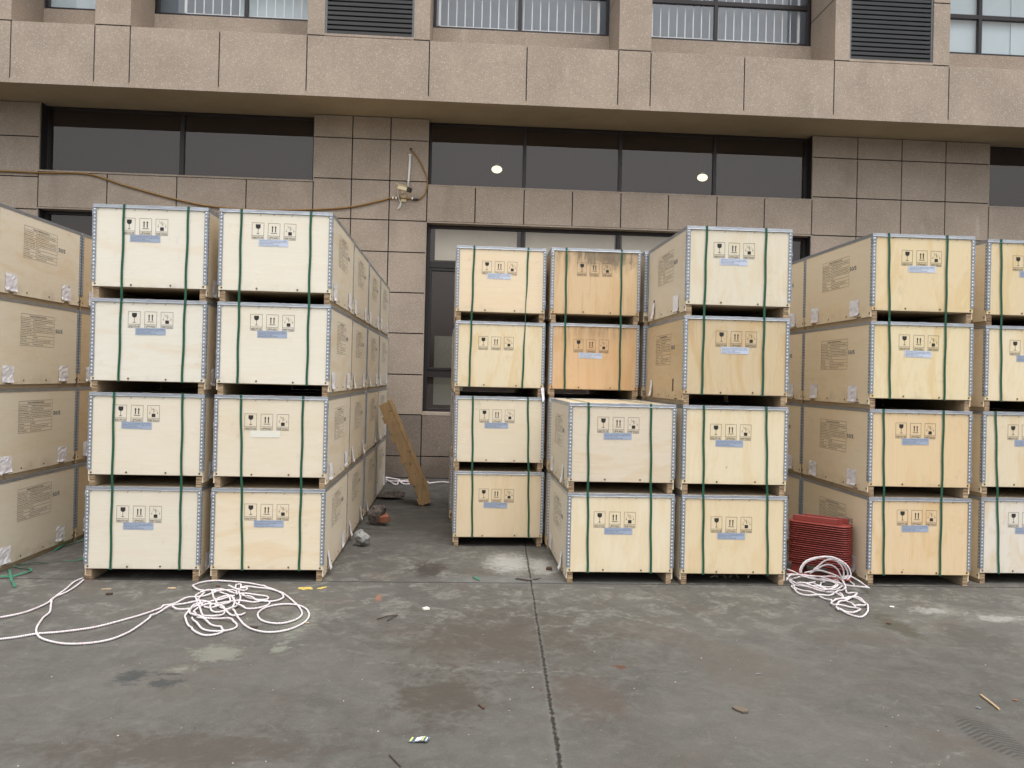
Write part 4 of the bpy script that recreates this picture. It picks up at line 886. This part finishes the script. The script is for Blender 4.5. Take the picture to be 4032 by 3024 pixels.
# straps: one closed band round every pair of crates
STR = {'A': ((.233, .219), (.715, .694), (.186, .200), (.700, .716)), 'B': ((.166, .165), (.697, .695), (.200, .247), (.674, .680)), 'C': ((.167, .143), (.688, .654), (.168, .185), (.700, .730)),
       'D': ((.142, .150), (.678, .680)), 'd': (None, None, (.153, .172), (.658, .682)), 'E': ((.159, .154), (.647, .652), (.167, .185), (.680, .715)),
       'F': ((.133, .169), (.625, .627), (.115, .135), (.620, .606)), 'G': ((.114, .144), (.63, .66), (.105, .164), (.64, .68))}
SN = {'A': 'the leftmost front-facing stack', 'B': 'the stack left of the walkway', 'C': 'the stack right of the walkway', 'D': 'the mould-stained crates', 'd': 'the two-high stack', 'E': 'the stack left of the red trays', 'F': 'the stack right of the red trays', 'G': 'the cut-off stack at the right edge'}
def strap(key, lo, a, b, lab, tw=0):
    t = CRATES[repr((key, lo, 0))]; up_ = CRATES[repr((key, lo + 1, 0))]; d = up_.location.x - t.location.x
    zb, zt, h = .084, 2 * H_ + .0025, .009
    a += d
    def fn(bm):
        nrow = 24; P = []
        front = [(a + (b - a) * i / nrow + .0022 * math.sin(i * .9 + a * 40) * (1 if 0 < i < nrow else 0), -.0052, zt + (zb - zt) * i / nrow) for i in range(nrow + 1)]
        loop = front + [(b, .6, zb - .002), (b, D_ + .004, zb)] + [(b + (a - b) * i / 6, D_ + .006, zb + (zt - zb) * i / 6) for i in range(7)] + [(a, D_ / 2, zt + .001)]
        rows = []
        for i, p in enumerate(loop):
            p = Vector(p); s = Vector((1, 0, 0)); hw = h
            if tw and 0 < i < nrow: hw = h * (1 - .65 * math.exp(-((i - 11) / 5.) ** 2))
            rows.append((bm.verts.new(p - s * hw), bm.verts.new(p + s * hw)))
        for i in range(len(rows)):
            j = (i + 1) % len(rows); bm.faces.new((rows[i][0], rows[i][1], rows[j][1], rows[j][0]))
        bmesh.ops.solidify(bm, geom=bm.faces[:], thickness=.0009)
    o = mk('packing_strap', STRAP, fn); o.location = t.location; o.rotation_euler = t.rotation_euler
    tag(o, lab, 'strap', 'green straps round the crates')
for s, L in STR.items():
    for i, ab in enumerate(L):
        if ab is None: continue
        lo = 3 if i < 2 else 1
        strap(s, lo, ab[0], ab[1], '%s green strap round the %s crates of %s' % ('left' if i % 2 == 0 else 'right', 'upper two' if lo == 3 else 'lower two', SN[s]) if s not in 'dD' else '%s green strap round %s' % ('left' if i % 2 == 0 else 'right', SN[s]), tw=(s == 'C' and i == 1))

# ------------------------------------------------------------------ ropes and loose straps
def rope(name, groups, label, r=.0065, zb=.0075, cat='rope'):
    def fn(bm):
        k = 0
        for P in groups:
            Q = catmull([p if len(p) == 3 else (p[0], p[1], 0) for p in P], .02); k += 1; ph = k * 1.7; n = len(Q); L = 0.
            raised = len(P[0]) == 3
            if not raised:
                for i, q in enumerate(Q):
                    if i: L += (q - Q[i - 1]).length
                    q.z = zb + r * .35 + (r * 1.1) * (1 + math.sin(L * 21 + ph)) * DENS(q.x, q.y)
            tube(bm, Q, r)
    o = mk(name, ROPE, fn); return tag(o, label, cat)
DENS = lambda x, y: 1.0 if (-2.0 < x < -1.45 and 4.9 < y < 5.9) or (2.6 < x < 3.3 and 5.3 < y < 6.4) else .05
rope('coiled_rope', ROPE_L, 'tangled white rope in front of the leftmost crate stacks, tails running off left')
def lift(G, z0): return [[(p[0], p[1], z0 + .012 * math.sin(i * 1.3 + k)) for i, p in enumerate(P)] for k, P in enumerate(G)]
rope('coiled_rope', ROPE_R + lift(ROPE_RH, .045) + ROPE_RV, 'pile of white rope looped against the red trays')
rope('coiled_rope', lift(ROPE_W, .02), 'white rope bundle lying along the foot of the wall behind the pallet', r=.011)
def gstr(paths, name, label, mat=STRAPL, wd=.018):
    def fn(bm):
        for k, P in enumerate(paths):
            ribbon(bm, catmull([(p[0], p[1], .006 + .012 * (i % 2)) for i, p in enumerate(P)], .03), wd, .0012, lambda t, k=k: (.35 * math.sin(6 * t + k), .45 * math.cos(5 * t + 2 * k), 1))
    return tag(mk(name, mat, fn), label, 'strap')
gstr(GSTRAP, 'loose_strap', 'loose green strapping curled on the ground beside the left-edge stack')
gx, gy = PT['greenscrap']
gstr([[(gx - .02, gy + .01), (gx + .0, gy), (gx + .03, gy - .06)]], 'strap_scrap', 'short green strap scrap on the slab joint before the walkway')

# ------------------------------------------------------------------ red nested trays
BC, BA = Vector((3.075, 6.415, 0)), -40
def rrect(L, Wd, r, n=5):
    pts = []
    for cx, cy, a0 in ((L / 2 - r, Wd / 2 - r, 0), (-L / 2 + r, Wd / 2 - r, 90), (-L / 2 + r, -Wd / 2 + r, 180), (L / 2 - r, -Wd / 2 + r, 270)):
        for k in range(n + 1): a = R(a0 + 90 * k / n); pts.append((cx + r * math.cos(a), cy + r * math.sin(a)))
    return pts
def loft(bm, secs, cap=True, open_=False):
    rings = [[bm.verts.new((x, y, z)) for x, y in rrect(L, Wd, r)] for (L, Wd, r, z) in secs]
    for a, b in zip(rings, rings[1:]):
        for i in range(len(a)): j = (i + 1) % len(a); f = bm.faces.new((a[i], a[j], b[j], b[i])); f.smooth = True
    if cap: bm.faces.new(rings[0][::-1]); bm.faces.new(rings[-1])
TP = .0182
me_rim = M_('rim', RED, lambda bm: loft(bm, [(.480, .200, .053, .000), (.498, .218, .062, .002), (.500, .220, .063, .005), (.496, .216, .061, .0078), (.480, .200, .053, .0086)]))
me_tray = M_('tray_wall', REDB, lambda bm: loft(bm, [(.440, .160, .036, -.012), (.450, .168, .038, .001)]))
trays = []; ORDN = 'first second third fourth fifth sixth seventh eighth ninth tenth eleventh'.split()
for k in range(20):
    t = empty('nested_tray', (BC.x + .002 * math.sin(k * 2.1), BC.y + .002 * math.cos(k * 1.3), .098 + k * TP), R(BA + .3 * math.sin(k * 1.7)))
    top = k == 19
    tag(t, 'topmost red plastic tray, ribs standing up from it, beside the white rope' if top else '%s red tray from the %s of the nested stack' % ((ORDN[19 - k], 'top') if k > 9 else (ORDN[k], 'bottom')), 'tray', 'red trays nested in a stack')
    link(me_tray, 'tray_wall', t); link(me_rim, 'rim', t)
    if top:
        mk('tray_face', REDD, lambda bm: loft(bm, [(.478, .198, .052, .0087), (.474, .194, .050, .0105)]), t)
        for (u0, u1, v) in ((-.215, .15, -.060), (-.215, .18, -.030), (-.16, .215, .055)):
            mk('rib', RED, lambda bm: [bm.faces.new(f) for f in rib_faces(bm, u0, u1, v)], t, bevel=.002) if False else mk('rib', RED, lambda bm: obox(bm, ((u0 + u1) / 2, v, .034), ((u1 - u0) / 2, 0, 0), (0, .006, 0), (0, .001, .023)), t, bevel=.003)
b_ = tag(empty('red_stand', (BC.x, BC.y, 0), R(BA)), 'dark red plastic stand under the nested trays, foot flange showing at right', 'stand')
for u in (-.17, .13):
    mk('leg', RED, lambda bm: box(bm, u - .045, u + .045, -.075, .075, .012, .086), b_, bevel=.004)
mk('base_plate', RED, lambda bm: loft(bm, [(.50, .22, .05, .001), (.50, .22, .05, .012)]), b_)
mk('foot_flange', REDD, lambda bm: box(bm, .12, .27, -.115, -.02, .0125, .022), b_, bevel=.003)

# ------------------------------------------------------------------ leaning pallet
pl = tag(empty('leaning_pallet', (-.49, 9.60, 0)), 'weathered narrow wooden pallet leaning on the crate row beside the walkway', 'pallet')
dirv = Vector((-.555, 0, 1.235)); Lp = dirv.length; dn = dirv.normalized(); nn = Vector((dn.z, 0, -dn.x))     # along, outward (right/up)
def pb(name, s0, s1, y0, y1, n0, n1):
    c = dn * ((s0 + s1) / 2) + nn * ((n0 + n1) / 2) + Vector((0, (y0 + y1) / 2, 0))
    return mk(name, OLDW, lambda bm: obox(bm, c, dn * (s1 - s0) / 2, Vector((0, (y1 - y0) / 2, 0)), nn * (n1 - n0) / 2), pl, bevel=.003)
pb('stringer', .0, 1.36, 0, .045, .0, .125)
pb('stringer', .03, 1.34, .30, .345, .0, .120)
pb('deck_board', .06, 1.38, .0, .10, .127, .148)
pb('deck_board', .12, 1.385, .115, .20, .127, .150)
pb('deck_board', .20, 1.37, .215, .345, .127, .147)
for s0 in (.02, .30, .58, .86, 1.12): pb('cross_slat', s0, s0 + .085, -.012, .36, -.024, -.001)
for s0 in (.0, .62): pb('block', s0, s0 + .09, .05, .12, .002, .12)

# ------------------------------------------------------------------ rubble and litter
def lump(name, mat, loc, dims, sd, label, cat, cut=.5, sub=3, rz=0):
    def fn(bm):
        bmesh.ops.create_icosphere(bm, subdivisions=sub, radius=1); r_ = random.Random(sd)
        pl_ = [(Vector((r_.uniform(-1, 1), r_.uniform(-1, 1), r_.uniform(-1, 1))).normalized(), r_.uniform(cut, .80)) for _ in range(16)]
        for v in bm.verts:
            d = v.co.normalized(); m_ = 1.
            for n, h in pl_:
                q = d.dot(n)
                if q > 1e-3: m_ = min(m_, h / q)
            v.co = d * m_ + Vector((r_.uniform(-1, 1), r_.uniform(-1, 1), r_.uniform(-1, 1))) * .035
            v.co = Vector((v.co.x * dims[0], v.co.y * dims[1], v.co.z * dims[2]))
        zm = min(v.co.z for v in bm.verts)
        for v in bm.verts: v.co.z = max(v.co.z - zm - .004, 0)
    o = mk(name, mat, fn, loc=(loc[0], loc[1], 0)); o.rotation_euler = (0, 0, R(rz))
    if label: tag(o, label, cat)
    return o
lump('rubble_rock', ROCK, PT['rock'], (.105, .09, .085), 5, 'pale grey concrete rock on the walkway beside the near crates', 'rock')
bb = lump('mortar_lump', ROCKB, (PT['brick'][0] - .02, PT['brick'][1]), (.13, .11, .15), 8, 'brown mortar lump with an orange brick fragment stuck in it', 'rubble', cut=.45)
o = mk('brick_fragment', BRICK, lambda bm: obox(bm, (0, 0, .05), (.050, .018, .004), (-.016, .045, .006), (-.004, -.006, .036)), bb, bevel=.008); o.location = (.078, -.045, .028)
lump('rubble_slab', ROCKB, (PT['slab'][0], PT['slab'][1] - .05), (.20, .16, .075), 21, 'flat grey-brown rubble slab lying near the foot of the wall', 'rubble', cut=.5)

def chip(name, key, dims, mat, label, cat, rz=0, dz=0, tilt=0):
    x, y = PT[key]
    o = mk(name, mat, lambda bm: poly_chip(bm, dims), loc=(x, y, .003 + dz)); o.rotation_euler = (R(tilt), 0, R(rz)); return tag(o, label, cat)
def poly_chip(bm, d):
    r_ = random.Random(int(d[0] * 1e4)); n = 7; pts = []
    for k in range(n):
        a = 2 * math.pi * k / n; m_ = r_.uniform(.75, 1.05); pts.append((d[0] / 2 * max(-1, min(1, 1.3 * math.cos(a))) * m_, d[1] / 2 * max(-1, min(1, 1.3 * math.sin(a))) * m_))
    a = [bm.verts.new((x, y, 0)) for x, y in pts]; b = [bm.verts.new((x, y, d[2])) for x, y in pts]
    bm.faces.new(a[::-1]); bm.faces.new(b)
    for i in range(n): j = (i + 1) % n; bm.faces.new((a[i], a[j], b[j], b[i]))
CARD = simple('brown_board', (.12, .095, .07), .8)
RUSTY = simple('rusty_wood_disc', (.09, .042, .024), .8)
chip('wood_chip', 'chipA', (.075, .018, .004), CHIPW, 'pale wood chip left of the tangled rope, nearest the left stack', 'wood chip', 3)
chip('wood_chip', 'chipB', (.060, .028, .006), CHIPW, 'tan wood chip just behind the tangled rope', 'wood chip', -2)
chip('wood_chip', 'chipG', (.026, .016, .004), CHIPW, 'tiny orange wood chip at the right edge of the tangled rope', 'wood chip', 20)
chip('paper_scrap', 'chipD', (.036, .020, .004), WHITE, 'small white scrap on the ground before the right-hand stacks', 'scrap', 5)
chip('bark_scrap', 'chipE', (.05, .022, .012), TWIG, 'dark curled scrap on the concrete below the leftmost front-facing stack', 'scrap', 15)
chip('wood_disc', 'puck', (.055, .050, .020), RUSTY, 'rusty brown wood disc beside the two-high stack', 'wood piece', 0)
chip('plastic_scrap', 'blob', (.048, .042, .012), LABELC, 'crumpled greenish-white scrap on the yard near the walkway', 'scrap', 30)
chip('board_scrap', 'board', (.085, .060, .008), CARD, 'small brown square board scrap on the right foreground concrete', 'scrap', -52)
chip('fallen_leaf', 'leafD', (.034, .016, .006), RUSTY, 'dark red leaf on the concrete below the right-hand rope pile', 'leaf', -30)
chip('fallen_leaf', 'leafO', (.026, .013, .003), BRICK, 'orange leaf fragment at the right edge of the foreground', 'leaf', -15)
chip('fallen_leaf', 'leafR', (.040, .022, .004), RUSTY, 'reddish leaf inside the upper loop of the tangled rope', 'leaf', -15)
chip('fallen_leaf', 'leafB', (.050, .026, .006), TWIG, 'dark leaf inside the lower right loop of the tangled rope', 'leaf', -25)
chip('metal_clip', 'metal', (.035, .006, .005), GALV, 'small shiny metal clip on the bare concrete right of centre', 'clip', 8)
chip('metal_clip', 'metal2', (.028, .008, .006), GALV, 'small metal clip beside the wooden splinter', 'clip', -42)
def twig(key, pts, r, mat, label, name='twig', cat='twig'):
    x, y = PT[key]
    def fn(bm):
        for P in pts: tube(bm, catmull([(x + a, y + b, c) for a, b, c in P], .02), r, 5)
    tag(mk(name, mat, fn), label, cat)
twig('twigA', [[(-.055, .03, .006), (-.01, .0, .012), (.045, -.03, .006)], [(-.04, .045, .005), (.0, .01, .010), (.05, -.01, .006)]], .0045, TWIG, 'dark forked twig lying left of the long crack')
twig('twigB', [[(-.05, -.035, .005), (0, 0, .01), (.055, .03, .006)], [(-.01, -.01, .01), (.03, .0, .006)]], .003, TWIG, 'thin twig lying right of the long crack')
twig('twigV', [[(-.08, -.05, .005), (-.02, .0, .01), (.05, .04, .005)], [(.05, .04, .005), (.02, -.03, .012), (-.01, -.08, .005)]], .0035, TWIG, 'dark twig bent like a V on the left foreground concrete')
twig('stickA', [[(-.012, .022, .006), (.014, -.024, .006)]], .0045, RUSTY, 'short brown stick in the middle of the foreground')
twig('stickB', [[(-.025, .045, .005), (.03, -.055, .006)]], .003, TWIG, 'thin dark stick at the bottom edge of the photo')
twig('splinter', [[(-.008, -.085, .006), (.004, .0, .008), (.018, .095, .006)]], .006, CHIPW, 'long orange-brown wooden splinter in the right foreground', 'splinter', 'splinter')
for k, (key, wd, dp) in enumerate((('paint1', .13, .055), ('paint2', .055, .05))):
    x, y = PT[key]
    def pf(bm):
        r_ = random.Random(k + 4); n = 18
        vs = [bm.verts.new((x + wd / 2 * math.cos(6.283 * i / n) * r_.uniform(.6, 1.1) + (.02 * math.sin(6.283 * i / n) if k else 0), y + dp * math.sin(6.283 * i / n) * r_.uniform(.5, 1.1), .0035)) for i in range(n)]
        bm.faces.new(vs)
    tag(mk('yellow_paint', YPAINT, pf), kind='structure')
# snack wrapper
SILV = simple('blue_grey_foil', (.24, .31, .38), .3, .3, .3, 30); YEL = simple('yellow_foil_print', (.55, .56, .18), .4); WPK = simple('white_foil_print', (.72, .68, .74), .4)
wx, wy = PT['wrapper']; wr = tag(empty('foil_wrapper', (wx, wy, 0), R(-4)), 'small blue-grey foil wrapper with yellow and white panels in the foreground', 'wrapper')
def wq(bm, x0, x1, y0, y1, z):
    n = 8; g_ = [[bm.verts.new((x0 + (x1 - x0) * i / n + (y0 + (y1 - y0) * j / 3) * .35, y0 + (y1 - y0) * j / 3, z + .0035 * math.sin((x0 + (x1 - x0) * i / n) * 70) + .002 * j)) for i in range(n + 1)] for j in range(4)]
    for j in range(3):
        for i in range(n): bm.faces.new((g_[j][i], g_[j][i + 1], g_[j + 1][i + 1], g_[j + 1][i]))
def wrap(bm): wq(bm, -.042, .042, -.017, .017, .007); bmesh.ops.solidify(bm, geom=bm.faces[:], thickness=.002)
mk('foil', SILV, wrap, wr)
mk('printed_panel', WPK, lambda bm: wq(bm, -.015, .012, -.010, .012, .0098), wr)
for x0 in (-.037, .0155): mk('printed_panel', YEL, lambda bm: wq(bm, x0, x0 + .007, -.014, .012, .0098), wr)
mk('printed_panel', WPK, lambda bm: wq(bm, .033, .037, -.013, .006, .0098), wr)
# wood wool under two crates
def straw(bm):
    r_ = random.Random(2)
    for k in range(7):
        x = 2.02 + k * .055 + r_.uniform(-.02, .02); tube(bm, catmull([(x, 6.10, .088), (x + r_.uniform(-.02, .02), 6.085, .072), (x + r_.uniform(-.03, .03), 6.08, .058)], .01), .0007, 4)
tag(mk('wood_wool', CHIPW, straw, loc=(0, 0, 0)), 'wisps of pale wood wool hanging under the crate left of the red trays', 'wood wool')
def grit(bm):
    r_ = random.Random(11)
    for k in range(240):
        y = 3.1 + 3. * r_.random() ** 1.2; x = r_.uniform(-.72, .72) * y; s = r_.uniform(.0010, .0028) * r_.random() ** .5
        obox(bm, (x, y, s * .5), (s * r_.uniform(.6, 1.8), 0, 0), (0, s, 0), (0, 0, s * .5), 0 if r_.random() < .62 else 1)
tag(mk('grit', [simple('pale_grit', (.5, .48, .44), .9), TWIG], grit), 'scattered pale and dark grit on the concrete', 'grit', kind='stuff')
